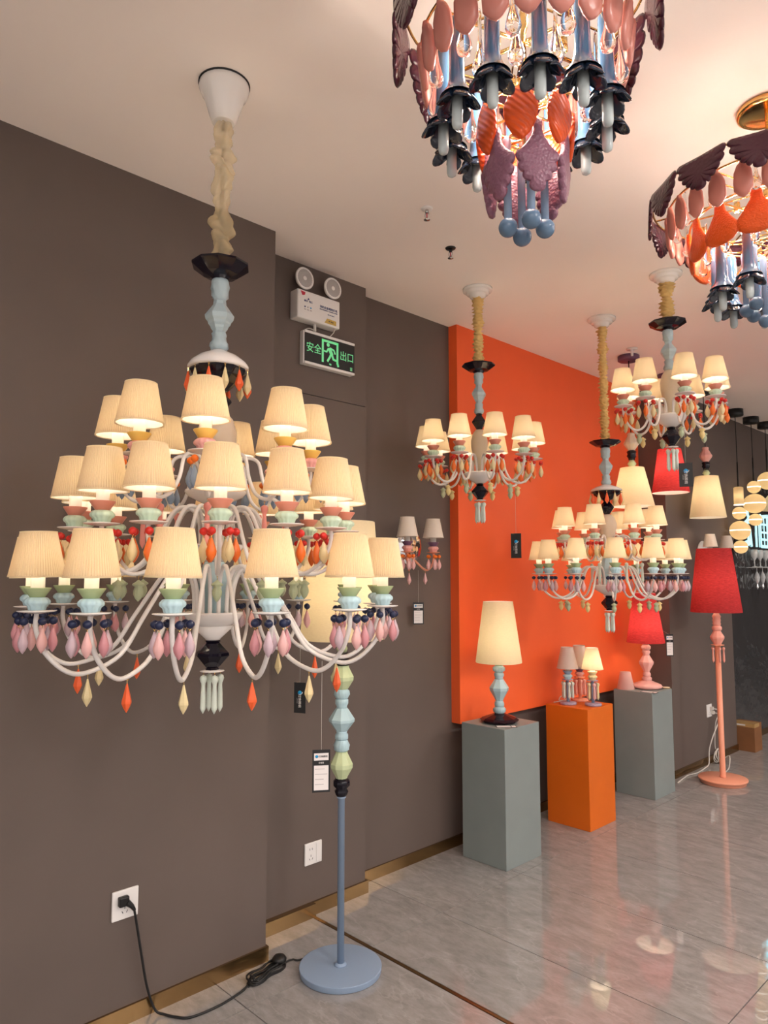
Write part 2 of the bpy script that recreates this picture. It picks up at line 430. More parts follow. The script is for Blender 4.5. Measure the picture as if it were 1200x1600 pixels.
def key_mesh(m, L=.105):     # ball with tapering rod
    return cached(('key', m, L), lambda: hooked(lathe([(.002,0),(.0085,-.004),(.0105,-.011),(.0085,-.018),(.0060,-.023),(.0055,-.030),(.0070,-L*.5),(.0078,-L*.84),(.0075,-L*.88),(.0008,-L)], 12), m, 0, 'key', True, ln=.008))

def arm_pts(hub, peak, low, P):
    (rh, zh), (rp, zp), (rl, zl), (rP, zP) = hub, peak, low, P
    return [(rh, zh), (rh+.003, zh+.55*(zp-zh)), (rp-.62*(rp-rh), zp-.10*(zp-zh)), (rp, zp), (rp+.030, zp-.10*(zp-zl)),
            (rp+.42*(rl-rp), zp-.52*(zp-zl)), (rp+.66*(rl-rp), zl+.14*(zp-zl)), (rl, zl), (rl+.42*(rP-rl), zl+.05*(zP-zl)),
            (rl+.82*(rP-rl), zl+.36*(zP-zl)), (rP, zl+.72*(zP-zl)), (rP, zP)]
CNT = [0]
def tier(root, z0, key, N, ph, hub, peak, low, P, bowl, cup, bead, drops, low_mesh, shade, npend=6, tube_r=.0056, disc_m='white_ceramic', w=LAMP_W, jit=None, lit=True, lowoff=0):
    pts = [(r-P[0], 0, z-P[1]) for r, z in arm_pts(hub, peak, low, P)]
    am = mk(key+'_arm', tube(smooth_path(pts, 5), tube_r, 8), 'white_arm')
    for k in range(N):
        t = ph + 2*PI*k/N + (jit[k] if jit else 0)
        a = add('arm', am, root, (P[0]*math.cos(t), P[0]*math.sin(t), P[1]-z0), (0, 0, t))
        add('drip_plate', disc_mesh(disc_m), a)
        add('candle_cup', cup_mesh(cup), a, (0, 0, .002), (0, 0, k))
        add('candle_bowl', bowl_mesh(bowl), a, (0, 0, .032))
        add('candle_sleeve', sleeve_mesh(), a, (0, 0, .045))
        add('lamp_shade', shade, a, (0, 0, .080), (random.uniform(-.025, .025), random.uniform(-.025, .025), random.uniform(0, 6)))
        if lit: plight(a, (0, 0, .118), w, WARM, .011)
        for j in range(npend):
            q = 2*PI*(j+.5)/npend + random.uniform(-.12, .12)
            p = (.037*math.cos(q), .037*math.sin(q))
            add('bead', bead_mesh(bead), a, (*p, -.0215), (0, 0, q))
            add('drop', drop_mesh(drops[(j+k) % len(drops)]), a, (*p, -.037), (0, 0, q*3))
        if low_mesh:
            add('hanging_drop', low_mesh[k % len(low_mesh)], a, (low[0]-P[0], 0, low[1]-P[1]-.016), (0, 0, k))
def piece(root, z0, name, prof, m, n=24, smooth=True, **kw):
    return add(name, mk(name, lathe([(p[0], p[1]-z0, *p[2:]) for p in prof], n, **kw), m, smooth), root)
def ruffle(root, z0, zt, zb, r, dense=True):
    rnd = random.Random(int(zt*1000))
    steps = int((zt-zb)/(.006 if dense else .005)); prof = []
    for i in range(steps+1):
        z = zt-(zt-zb)*i/steps
        if dense: rr = r*(1+.30*math.sin(i*2.1)+.16*math.sin(i*.37)+rnd.uniform(-.2, .2))
        else:
            u = (z*15+.6*math.sin(z*23)) % 1; rr = r*(.60+.55*math.sin(PI*u)**.6)
        prof.append((rr, z-z0))
    A = [rnd.uniform(0, 6) for _ in range(8)]
    def jit(rr, z, t):
        if dense: return rr*(1+.16*math.sin(5*t+z*310+A[0])+.09*math.sin(11*t-z*170)), z+.003*math.sin(3*t+A[1]+z*60)
        return rr*(1+.32*math.sin(2*t+z*58+A[0])+.14*math.sin(5*t-z*110+A[2])), z+.012*math.sin(t+A[1]+z*30)
    add('chain_cover', mk('chain_cover', lathe(prof, 26, cap=False, jit=jit), 'ruffle' if dense else 'organza'), root)
    if not dense:
        k = 0; z = zt; ds = []
        while z > zb+.02:
            mt = Matrix.Rotation(PI/2, 3, 'X') if k % 2 else Matrix.Rotation(PI/2, 3, 'Y')
            lk = tube([(.0065*math.cos(a), .013*math.sin(a), 0) for a in [2*PI*i/14 for i in range(14)]], .0016, 5, closed=True)
            mt2 = (Matrix.Rotation(PI/2*(k % 2), 3, 'Z') @ Matrix.Rotation(PI/2, 3, 'X'))
            ds.append(tr(lk, (0, 0, z-.013-z0), mt2)); z -= .021; k += 1
        add('chain', mk('chain', join(*ds), 'chain'), root)
def octo_plate(root, z0, z, r, zb):
    piece(root, z0, 'dark_plate', [(.018, z+.003), (r*.55, z+.001), (r, z+.010), (r*1.0, z+.004), (r*.62, z-.55*(z-zb)), (.030, zb+.010), (.022, zb)], 'navy_gloss', 10, False)
def blue_stem(root, z0, zt, zb, R, m='blue_ceramic'):
    L = zt-zb
    piece(root, z0, 'stem_collar', [(.55*R, zt), (.60*R, zt-.03*L), (.62*R, zt-.11*L, .10), (.52*R, zt-.16*L, .14), (.54*R, zt-.24*L, .14), (.44*R, zt-.27*L), (.42*R, zt-.30*L)], m, 24, flute=8, amp=.03, twist=1.2)
    piece(root, z0, 'stem_diamond', [(.42*R, zt-.29*L), (.45*R, zt-.35*L), (R, zt-.50*L), (R*1.0, zt-.515*L)] + [(R*(1.0-.09*i)*(1.03 if i % 2 else .97), zt-(.53+.032*i)*L) for i in range(1, 7)] + [(.42*R, zt-.74*L)], m, 6, False)
    piece(root, z0, 'stem_collar', [(.40*R, zt-.73*L), (.48*R, zt-.77*L, .14), (.46*R, zt-.86*L, .14), (.60*R, zt-.89*L), (.62*R, zt-.95*L, .10), (.50*R, zb)], m, 24, flute=8, amp=.03, twist=1.2)
def dish(root, z0, zt, r, zb, rb, m='white_ceramic'):
    piece(root, z0, 'hub_dish', [(.02, zt-.006), (r*.86, zt-.004), (r, zt), (r*1.005, zt-.006), (r*.86, zt-.45*(zt-zb)), (rb, zb+.002), (rb*.7, zb)], m, 40)
def black_bead(root, z0, zt, zb, R, n=8, m='navy_gloss'):
    L = zt-zb
    piece(root, z0, 'black_bead', [(.36*R, zt), (.48*R, zt-.07*L), (.40*R, zt-.12*L), (.97*R, zt-.45*L), (R, zt-.54*L), (.46*R, zt-.88*L), (.36*R, zt-.93*L), (.42*R, zb)], m, n, False)
def rods(root, z0, z, r, N, L, mats, ph=0):
    piece(root, z0, 'rod_plate', [(.008, z+.006), (r+.009, z+.002), (r+.010, z), (.008, z-.002)], 'white_ceramic', 24)
    for k in range(N):
        t = ph+2*PI*k/N
        add('hanging_rod', key_mesh(mats[k % len(mats)], L), root, (r*math.cos(t), r*math.sin(t), z-z0-.009))
def vase(root, z0, zt, zb, R, m='frosted'):
    L = zt-zb
    piece(root, z0, 'glass_vase', [(.45*R, zt), (.80*R, zt-.10*L), (R, zt-.26*L), (.98*R, zt-.40*L), (.70*R, zt-.68*L), (.48*R, zt-.88*L), (.50*R, zb)], m, 32, flute=16, amp=.012)
def canopy(root, z0, kind, r):
    if kind == 'bell':
        piece(root, z0, 'ceiling_canopy', [(r*.95, H), (r, H-.006), (r, H-.018), (r*.90, H-.036), (r*.80, H-.046), (r*.60, H-.095), (r*.46, H-.122), (r*.40, H-.122)], 'white_ceramic', 40)
        piece(root, z0, 'canopy_ring', [(r*1.03, H), (r*1.03, H-.004), (r*.9, H-.004)], 'black_plastic', 40)  # thin black ring painting the shadow line where canopy meets ceiling
    else:
        piece(root, z0, 'ceiling_canopy', [(r, H), (r, H-.008), (r*.985, H-.012), (r*.95, H-.0135), (r*.80, H-.014), (r*.77, H-.0155), (r*.76, H-.026), (r*.74, H-.029), (r*.60, H-.030), (r*.57, H-.032), (r*.53, H-.044), (r*.42, H-.052), (r*.30, H-.053)], 'white_ceramic', 36)

SH_MAIN = shade_mesh('pleated_shade', 'shade_cream', pleats=64)
SH_PLAIN = shade_mesh('plain_shade', 'shade_cream', .057, .037, .102)

# ------------------------------------------------------------------ the large three-tier chandelier
AX = (-1.79, 1.065)
ch = thing('chandelier', 'huge three-tier chandelier with pleated cream shades and coloured porcelain drops by the cable socket', 'chandelier', (*AX, H))
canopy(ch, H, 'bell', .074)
ruffle(ch, H, 2.852, 2.415, .026, dense=False)
octo_plate(ch, H, 2.398, .084, 2.360)
blue_stem(ch, H, 2.362, 2.15, .042)
piece(ch, H, 'crown_dome', [(.020, 2.152), (.028, 2.146), (.058, 2.132), (.080, 2.114), (.087, 2.102, .012), (.086, 2.094, .02), (.03, 2.096)], 'white_ceramic', 48, flute=9)
piece(ch, H, 'crown_dish', [(.080, 2.094), (.083, 2.088), (.074, 2.072), (.048, 2.052), (.030, 2.034), (.024, 2.03)], 'navy_gloss', 10, False)
black_bead(ch, H, 2.035, 1.965, .040)
for k in range(12):
    t = 2*PI*k/12+.2
    add('crown_drop', bicone_mesh(('coral_drop', 'cream_drop')[k % 2], .062, .0115), ch, (.086*math.cos(t), .086*math.sin(t), 2.080-H), (0, 0, k))
vase(ch, H, 1.97, 1.738, .056)
dish(ch, H, 1.742, .086, 1.700, .030)
piece(ch, H, 'mint_column', [(.026, 1.702), (.033, 1.69, .06), (.024, 1.672), (.024, 1.62, .08), (.034, 1.60, .06), (.03, 1.585)], 'mint', 32, flute=10)
dish(ch, H, 1.588, .082, 1.540, .032)
piece(ch, H, 'blue_vase', [(.028, 1.540), (.036, 1.520), (.044, 1.485), (.044, 1.475), (.034, 1.42), (.028, 1.395)], 'blue_glaze', 8, False)
dish(ch, H, 1.400, .082, 1.345, .026)
piece(ch, H, 'hub_cone', [(.06, 1.362), (.022, 1.326), (.020, 1.322)], 'white_ceramic', 32)
black_bead(ch, H, 1.325, 1.240, .047)
rods(ch, H, 1.236, .024, 4, .105, ['pale_rod'], -.22)
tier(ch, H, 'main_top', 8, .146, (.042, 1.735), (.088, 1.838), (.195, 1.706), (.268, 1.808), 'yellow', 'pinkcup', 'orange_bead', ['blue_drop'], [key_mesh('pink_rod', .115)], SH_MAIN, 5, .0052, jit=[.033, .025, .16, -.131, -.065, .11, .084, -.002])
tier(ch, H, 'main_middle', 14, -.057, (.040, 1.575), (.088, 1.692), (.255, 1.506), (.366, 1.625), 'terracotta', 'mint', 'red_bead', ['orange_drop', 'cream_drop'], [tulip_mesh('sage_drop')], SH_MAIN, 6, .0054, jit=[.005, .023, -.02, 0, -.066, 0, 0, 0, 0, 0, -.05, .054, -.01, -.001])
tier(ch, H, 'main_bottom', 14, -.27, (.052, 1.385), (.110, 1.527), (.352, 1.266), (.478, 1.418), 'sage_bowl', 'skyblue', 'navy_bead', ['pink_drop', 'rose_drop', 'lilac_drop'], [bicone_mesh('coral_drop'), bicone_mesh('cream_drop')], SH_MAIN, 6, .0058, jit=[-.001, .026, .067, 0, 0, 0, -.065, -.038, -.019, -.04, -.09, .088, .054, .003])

# ------------------------------------------------------------------ ten-arm chandelier in front of the orange panel
c2 = thing('chandelier', 'single-tier chandelier with ten cream shades on round stepped ceiling rose beside panel edge', 'chandelier', (-2.228, 2.826, H))
canopy(c2, H, 'rose', .076)
ruffle(c2, H, 2.925, 2.585, .021)
octo_plate(c2, H, 2.560, .084, 2.527)
blue_stem(c2, H, 2.529, 2.318, .038)
black_bead(c2, H, 2.320, 2.232, .036)
vase(c2, H, 2.235, 2.012, .042, 'ivory_stone')
dish(c2, H, 2.016, .078, 1.962, .024)
black_bead(c2, H, 1.962, 1.880, .042)
rods(c2, H, 1.876, .020, 4, .105, ['pale_rod'], .3)
tier(c2, H, 'ten', 10, .625, (.040, 2.005), (.085, 2.098), (.185, 1.962), (.268, 2.078), 'terracotta', 'mint', 'red_bead', ['orange_drop', 'cream_drop'], [tulip_mesh('yellow_tulip'), tulip_mesh('sage_drop')], SH_PLAIN, 6)

# ------------------------------------------------------------------ two-tier chandelier
c3 = thing('chandelier', 'two-tier chandelier of twenty cream shades hanging before the panel over the orange pedestal', 'chandelier', (-1.999, 3.671, H))
canopy(c3, H, 'rose', .078)
ruffle(c3, H, 2.918, 2.268, .020)
octo_plate(c3, H, 2.246, .086, 2.217)
blue_stem(c3, H, 2.219, 2.010, .042)
piece(c3, H, 'crown_dome', [(.020, 2.012), (.030, 2.006), (.06, 1.996), (.082, 1.984), (.086, 1.976), (.03, 1.972)], 'white_ceramic', 36)
piece(c3, H, 'crown_dish', [(.080, 1.972), (.083, 1.966), (.066, 1.950), (.030, 1.925), (.022, 1.922)], 'navy_gloss', 10, False)
black_bead(c3, H, 1.925, 1.838, .042)
for k in range(12):
    t = 2*PI*k/12
    add('crown_drop', bicone_mesh(('coral_drop', 'cream_drop')[k % 2], .062, .0115), c3, (.085*math.cos(t), .085*math.sin(t), 1.958-H), (0, 0, k))
vase(c3, H, 1.842, 1.648, .050)
dish(c3, H, 1.652, .080, 1.610, .03)
piece(c3, H, 'blue_vase', [(.028, 1.610), (.040, 1.570), (.044, 1.54), (.03, 1.47), (.028, 1.445)], 'blue_glaze', 8, False)
dish(c3, H, 1.452, .088, 1.392, .024)
black_bead(c3, H, 1.392, 1.312, .046)
rods(c3, H, 1.308, .020, 4, .11, ['pale_rod'], .1)
tier(c3, H, 'two_upper', 8, 1.034, (.042, 1.640), (.085, 1.722), (.180, 1.588), (.26, 1.694), 'terracotta', 'mint', 'red_bead', ['orange_drop', 'cream_drop'], [key_mesh('pale_rod', .11)], SH_PLAIN, 6)
tier(c3, H, 'two_lower', 12, .586, (.052, 1.440), (.110, 1.552), (.260, 1.378), (.377, 1.512), 'sage_bowl', 'skyblue', 'navy_bead', ['pink_drop', 'rose_drop', 'lilac_drop'], [tulip_mesh('yellow_tulip'), tulip_mesh('sage_drop')], SH_PLAIN, 6)

# ------------------------------------------------------------------ eight-arm chandelier
c4 = thing('chandelier', 'single-tier chandelier with eight cream shades and no black bead above its ivory vase', 'chandelier', (-1.471, 3.338, H))
canopy(c4, H, 'rose', .076)
ruffle(c4, H, 2.920, 2.742, .025)
octo_plate(c4, H, 2.716, .088, 2.685)
blue_stem(c4, H, 2.687, 2.486, .040)
vase(c4, H, 2.488, 2.262, .043, 'ivory_stone')
dish(c4, H, 2.266, .074, 2.210, .024)
black_bead(c4, H, 2.210, 2.116, .045)
rods(c4, H, 2.112, .021, 5, .105, ['pale_rod'], .3)
tier(c4, H, 'eight', 8, -.083, (.038, 2.255), (.070, 2.338), (.150, 2.200), (.22, 2.316), 'terracotta', 'mint', 'red_bead', ['orange_drop', 'cream_drop'], [tulip_mesh('yellow_tulip'), tulip_mesh('sage_drop')], SH_PLAIN, 6)

# ------------------------------------------------------------------ porcelain-flower chandeliers
def circ_arc(cx, cz, r, a0, a1, n=5): return [(cx+r*math.cos(math.radians(a0+(a1-a0)*i/n)), cz+r*math.sin(math.radians(a0+(a1-a0)*i/n))) for i in range(n+1)]
def purple_outline(s=1.):
    half = [(0, .004), (.008, .002), (.0095, -.008), (.0085, -.020), (.013, -.034), (.024, -.050), (.036, -.062)]
    half += circ_arc(.034, -.074, .012, 80, -70, 4) + circ_arc(.030, -.096, .011, 60, -80, 4) + circ_arc(.021, -.114, .010, 40, -80, 4) + circ_arc(.004, -.133, .013, 30, -80, 4)
    half += [(0, -.147)]
    return [(x*s, z*s) for x, z in both(half)]
def maroon_outline(w=.075, h=.105):
    half = [(0, 0), (w*.5, .001), (w*.95, .002)]
    cs = [(w*.93, -h*.10), (w*.86, -h*.33), (w*.68, -h*.52), (w*.50, -h*.66), (w*.30, -h*.78)]
    for cx, cz in cs: half += circ_arc(cx, cz, h*.115, 50, -75, 4)
    half += circ_arc(w*.06, -h*.87, h*.13, 20, -80, 3) + [(0, -h)]
    return both(half)
def oval_outline(w=.027, h=.105): return both([(0, .004), (.005, .002), (.0055, -.006), (w*.55, -h*.12), (w*.92, -h*.32), (w, -h*.55), (w*.97, -h*.78), (w*.5, -h*.93), (0, -h)])
def leaf_outline(w=.036, h=.115): return both([(0, 0), (w*.30, -h*.03), (w*.72, -h*.16), (w*.97, -h*.36), (w, -h*.48), (w*.86, -h*.68), (w*.5, -h*.88), (w*.16, -h*.97), (0, -h)])
def shell_outline(w=.058, h=.13): return both([(0, .003), (.011, 0), (.015, -h*.10), (.018, -h*.24), (w*.62, -h*.44), (w*.94, -h*.62), (w, -h*.74), (w*.9, -h*.87), (w*.6, -h*.96), (w*.25, -h*.995), (0, -h)])
def flower(parent, loc, rz, s=1.):
    """inverted lily: glazed tube, lobed dark mouth, pale stamen. origin = top of the tube"""
    def petals():
        n = 40; prof = [(.0165, -.150), (.020, -.160), (.030, -.170), (.044, -.181), (.048, -.186), (.044, -.1885), (.030, -.180), (.015, -.166)]
        V, Fc = [], []
        for i, (r, z) in enumerate(prof):
            for k in range(n):
                t = 2*PI*k/n; g = abs(math.cos(2.5*t)); e = max(0, (r-.02)/.028)
                rr = r*(1-e*.52*(1-g**.45)); zz = z - e*.016*g
                V.append((rr*math.cos(t), rr*math.sin(t), zz))
        for i in range(len(prof)-1):
            for k in range(n): a, b = i*n+k, i*n+(k+1) % n; Fc.append((a, a+n, b+n, b))
        return mk('petals', (V, Fc), 'flower_dark')
    tb = cached('flower_tube', lambda: mk('flower_tube', lathe([(.002,.004),(.004,.002),(.012,-.002),(.0155,-.010),(.0155,-.10),(.0165,-.135),(.021,-.155),(.030,-.168),(.036,-.176)], 24, cap=False), 'flower_blue'))
    f = add('porcelain_flower', tb, parent, loc, (0, 0, rz), (s, s, s))
    add('petals', cached('flower_petals', petals), f)
    add('stamen', cached('flower_stamen', lambda: mk('stamen', lathe([(.0115,-.15),(.0115,-.232),(.0095,-.240),(.004,-.244)], 16), 'stamen')), f)
def ring_of(parent, z0, name, me, N, r, z, ph, tilt=0., skip=None):
    for k in range(N):
        t = ph+2*PI*k/N
        add(name, me, parent, (r*math.cos(t), r*math.sin(t), z-z0), (tilt, 0, t+PI/2))
def crystal_mesh(): return cached('crystal_drop', lambda: mk('crystal_drop', lathe([(.001,0),(.003,-.01),(.0035,-.06),(.006,-.085),(.0125,-.112),(.0135,-.122),(.010,-.134),(.001,-.140)], 12), 'crystal'))
def ballrod_mesh(L): return cached(('ballrod', L), lambda: mk('ball_rod', lathe([(.006,.0),(.010,-.006),(.010,-.016),(.0085,-.024),(.0085,-L+.038)], 14), 'rod_blue'))
def ballrods(parent, z0, N, r, zt, L, ph):
    for k in range(N):
        t = ph+2*PI*k/N
        o = add('ball_rod', ballrod_mesh(L), parent, (r*math.cos(t), r*math.sin(t), zt-z0))
        add('rod_ball', cached('rod_ball', lambda: mk('rod_ball', sphere(.0205, 18, 12), 'ball_blue')), o, (0, 0, -L+.02))
def frame(parent, z0, rings, zc):
    for R, z in rings:
        add('gold_hoop', mk('gold_hoop', ring(R, .0035, 64, 6, z-z0), 'gold'), parent)
        for k in range(3):
            a = k*PI/3+.2
            add('gold_spoke', mk('gold_spoke', tube([(R*math.cos(a), R*math.sin(a), z-z0), (-R*math.cos(a), -R*math.sin(a), z-z0)], .0028, 6), 'gold'), parent)
    piece(parent, z0, 'gold_rod', [(.006, H), (.006, zc)], 'gold', 12)
    piece(parent, z0, 'ceiling_plate', [(.082, H), (.086, H-.006), (.086, H-.018), (.078, H-.024), (.070, H-.018), (.02, H-.018)], 'gold', 40)
def gbulbs(parent, z0, N, r, z, w, ph=0):
    for k in range(N):
        t = ph+2*PI*k/N
        add('bulb_holder', cached('bulb_holder', lambda: mk('bulb_holder', lathe([(.009,0),(.010,-.028),(.007,-.03)], 12), 'gold')), parent, (r*math.cos(t), r*math.sin(t), z-z0+.045))
        plight(parent, (r*math.cos(t), r*math.sin(t), z-z0), w, (1, .87, .76), .012)

FACE = math.atan2(-1.24, .843)       # direction of the near side, seen from the showroom
f5 = thing('flower_chandelier', 'porcelain flower chandelier with mauve scalloped leaves and orange ribbed leaves under blue lilies', 'chandelier', (-.843, 1.24, H))
frame(f5, H, [(.262, 2.765), (.222, 2.665), (.168, 2.66), (.09, 2.50), (.035, 2.44)], 2.43)
ring_of(f5, H, 'maroon_leaf', cached('maroon5', lambda: mk('maroon_leaf', plate(maroon_outline(.074, .16), .004), 'maroon')), 10, .268, 2.765, FACE+.31, -.10)
ring_of(f5, H, 'pink_oval', cached('oval5', lambda: mk('pink_oval', plate(oval_outline(.027, .108), .0055), 'pink_oval')), 22, .226, 2.66, FACE+.05, .12)
for k in range(12):
    t = FACE+math.radians(10)+2*PI*k/12
    flower(f5, (.176*math.cos(t), .176*math.sin(t), 2.652-H), t)
ring_of(f5, H, 'orange_leaf', cached('leaf5', lambda: mk('orange_leaf', plate(leaf_outline(), .005), 'orange_leaf')), 7, .098, 2.497, FACE-.08, .05)
ring_of(f5, H, 'mauve_leaf', cached('mauve5', lambda: mk('mauve_leaf', plate(purple_outline(1.02), .0055), 'purple_leaf')), 6, .086, 2.428, FACE+.30, .06)
ballrods(f5, H, 4, .040, 2.442, .222, FACE+.25)
for k in range(12):
    t = FACE+2*PI*(k+.5)/12+.17
    add('crystal_drop', crystal_mesh(), f5, (.150*math.cos(t), .150*math.sin(t), 2.655-H), (0, 0, 0), (1.25, 1.25, 1.1))
    add('crystal_drop', crystal_mesh(), f5, (.200*math.cos(t), .200*math.sin(t), 2.665-H), (0, 0, 0), (1.2, 1.2, 1.0))
gbulbs(f5, H, 6, .085, 2.60, 1.5, .4)
gbulbs(f5, H, 3, .045, 2.50, .7, .9)

F6 = math.atan2(-2.35, .695)
f6 = thing('flower_chandelier', 'wide porcelain flower chandelier with orange textured shells and a ring of dark maroon fans', 'chandelier', (-.695, 2.35, H))
frame(f6, H, [(.345, 2.697), (.30, 2.665), (.235, 2.605), (.165, 2.56), (.085, 2.51)], 2.50)
ring_of(f6, H, 'maroon_fan', cached('maroon6', lambda: mk('maroon_fan', plate(maroon_outline(.073, .104), .004), 'maroon')), 14, .350, 2.700, F6-.06, -.06)
ring_of(f6, H, 'pink_oval', cached('oval6', lambda: mk('pink_oval', plate(oval_outline(.026, .108), .0055), 'pink_oval')), 26, .302, 2.662, F6+.02, .05)
ring_of(f6, H, 'orange_shell', cached('shell6', lambda: mk('orange_shell', plate(shell_outline(), .0055), 'orange_shell')), 14, .238, 2.603, F6-.15, .06)
for k in range(10):
    t = F6+.22+2*PI*k/10
    flower(f6, (.165*math.cos(t), .165*math.sin(t), 2.555-H), t)
ballrods(f6, H, 8, .082, 2.508, .205, F6+.1)
ballrods(f6, H, 3, .030, 2.49, .225, F6+.5)
for k in range(14):
    t = F6+2*PI*(k+.5)/14
    add('crystal_drop', crystal_mesh(), f6, (.200*math.cos(t), .200*math.sin(t), 2.60-H))
    add('crystal_drop', crystal_mesh(), f6, (.272*math.cos(t+.1), .272*math.sin(t+.1), 2.69-H), (0, 0, 0), (1.1, 1.1, .8))
gbulbs(f6, H, 8, .12, 2.60, 1.5, .2)
gbulbs(f6, H, 4, .20, 2.56, .6, .5)

# ------------------------------------------------------------------ floor lamps and table lamps
def prof_lamp(root, pieces):
    for nm, m, prof, n, sm, kw in pieces: piece(root, 0, nm, prof, m, n, sm, **kw)
fl = thing('floor_lamp', 'tall floor lamp with blue round base and pale green and blue faceted porcelain stem', 'floor lamp', (-2.177, 1.876, 0))
prof_lamp(fl, [
    ('base', 'lamp_blue', [(.150, 0), (.154, .002), (.155, .004), (.157, .022), (.1572, .0235), (.1565, .0245), (.154, .025), (.02, .0252)], 56, True, {}),
    ('base_collar', 'lamp_blue', [(.024, .025), (.024, .029), (.016, .034)], 24, True, {}),
    ('pole', 'lamp_blue', [(.0135, .025), (.0135, .640), (.018, .642), (.018, .648)], 20, True, {}),
    ('black_bead', 'navy_gloss', [(.018, .648), (.022, .655, .06), (.026, .668, .08), (.020, .676), (.031, .690, .08), (.031, .705, .08), (.020, .718)], 32, True, dict(flute=10)),
    ('green_bead', 'pale_green', [(.022, .716), (.024, .722), (.044, .757), (.045, .772), (.024, .812), (.024, .818)], 10, False, {}),
    ('blue_bead', 'skyblue', [(.022, .818), (.028, .825, .09), (.029, .842, .12), (.024, .858, .09), (.021, .862)], 36, True, dict(flute=14, twist=.9)),
    ('blue_bead', 'skyblue', [(.021, .862), (.025, .866, .11), (.025, .880, .12), (.020, .890, .05), (.022, .895)], 36, True, dict(flute=16)),
    ('blue_diamond', 'skyblue', [(.022, .895), (.027, .902), (.050, .932), (.051, .942), (.027, .978), (.021, .985)], 8, False, {}),
    ('blue_bead', 'skyblue', [(.022, .985), (.020, .990, .05), (.025, 1.002, .12), (.025, 1.016, .11), (.021, 1.020)], 36, True, dict(flute=16)),
    ('blue_bead', 'skyblue', [(.021, 1.020), (.024, 1.024, .09), (.029, 1.036, .12), (.028, 1.050, .09), (.022, 1.057)], 36, True, dict(flute=14, twist=-.9)),
    ('green_bead', 'pale_green', [(.022, 1.056), (.027, 1.062), (.046, 1.092), (.047, 1.106), (.028, 1.142), (.028, 1.148)], 10, False, {}),
    ('black_bead', 'navy_gloss', [(.024, 1.148), (.036, 1.156, .05), (.036, 1.170, .05), (.022, 1.180), (.024, 1.20)], 32, True, dict(flute=10)),
    ('neck', 'pale_green', [(.018, 1.20), (.022, 1.215), (.016, 1.23), (.010, 1.24), (.010, 1.40)], 24, True, {})])
big_shade('lamp_shade', [(.166, 1.252), (.1665, 1.256), (.147, 1.48), (.1285, 1.712), (.128, 1.716)], 'shade_linen', fl)
add('shade_holder', mk('shade_holder', join(tube([(-.127, 0, 1.70), (.127, 0, 1.70)], .0015, 6), tube([(0, -.127, 1.70), (0, .127, 1.70)], .0015, 6), tube([(0, 0, 1.40), (0, 0, 1.70)], .003, 6)), 'steel'), fl)
plight(fl, (0, 0, 1.46), 2.1, WARM, .03)

co = thing('floor_lamp', 'coral floor lamp with thin straight pole and tall red fabric shade', 'floor lamp', (-2.139, 5.508, 0))
prof_lamp(co, [
    ('base', 'coral_metal', [(.150, 0), (.155, .004), (.155, .022), (.166, .024), (.168, .034), (.165, .038), (.02, .039)], 48, True, {}),
    ('pole', 'coral_metal', [(.024, .039), (.021, .05), (.020, .060), (.020, .985)], 20, True, {}),
    ('drip_plate', 'coral_metal', [(.010, .985), (.046, .990), (.046, .994), (.02, .996)], 28, True, {}),
    ('pink_diamond', 'coral_ceramic', [(.026, .994), (.030, 1.004), (.050, 1.040), (.051, 1.052), (.028, 1.090), (.026, 1.095)], 10, False, {}),
    ('pink_bead', 'coral_ceramic', [(.026, 1.095), (.034, 1.106, .06), (.034, 1.122, .06), (.026, 1.132)], 30, True, dict(flute=12)),
    ('pink_bead', 'coral_ceramic', [(.024, 1.132), (.030, 1.145), (.026, 1.158), (.030, 1.172), (.026, 1.188), (.032, 1.200), (.02, 1.22), (.012, 1.24), (.012, 1.42)], 28, True, {})])
for k in range(5):
    t = .4+2*PI*k/5
    add('hanging_rod', key_mesh('coral_ceramic', .115), co, (.040*math.cos(t), .040*math.sin(t), .977))
big_shade('lamp_shade', [(.178, 1.232), (.1785, 1.236), (.150, 1.47), (.1205, 1.700), (.120, 1.704)], 'shade_red', co)
add('shade_holder', mk('shade_holder', join(tube([(-.119, 0, 1.69), (.119, 0, 1.69)], .0015, 6), tube([(0, 0, 1.42), (0, 0, 1.69)], .003, 6)), 'steel'), co)
plight(co, (0, 0, 1.44), 1.8, WARM, .03)

PH = .705
def pedestal(label, x0, x1, y0, y1, m):
    cx, cy = (x0+x1)/2, (y0+y1)/2
    o = add('display_pedestal', mk('pedestal', box(x0-cx, y0-cy, 0, x1-cx, y1-cy, PH, .0025), m, False), None, (cx, cy, 0))
    return tag(o, label, 'pedestal')
pedestal('grey painted square pedestal under the blue table lamp with black base', -2.578, -2.290, 3.085, 3.398, 'pedestal_grey')
pedestal('orange painted square pedestal carrying three small lamps', -2.575, -2.284, 3.898, 4.200, 'pedestal_orange')
pedestal('grey painted square pedestal under the red table lamp', -2.575, -2.292, 4.752, 5.058, 'pedestal_grey')

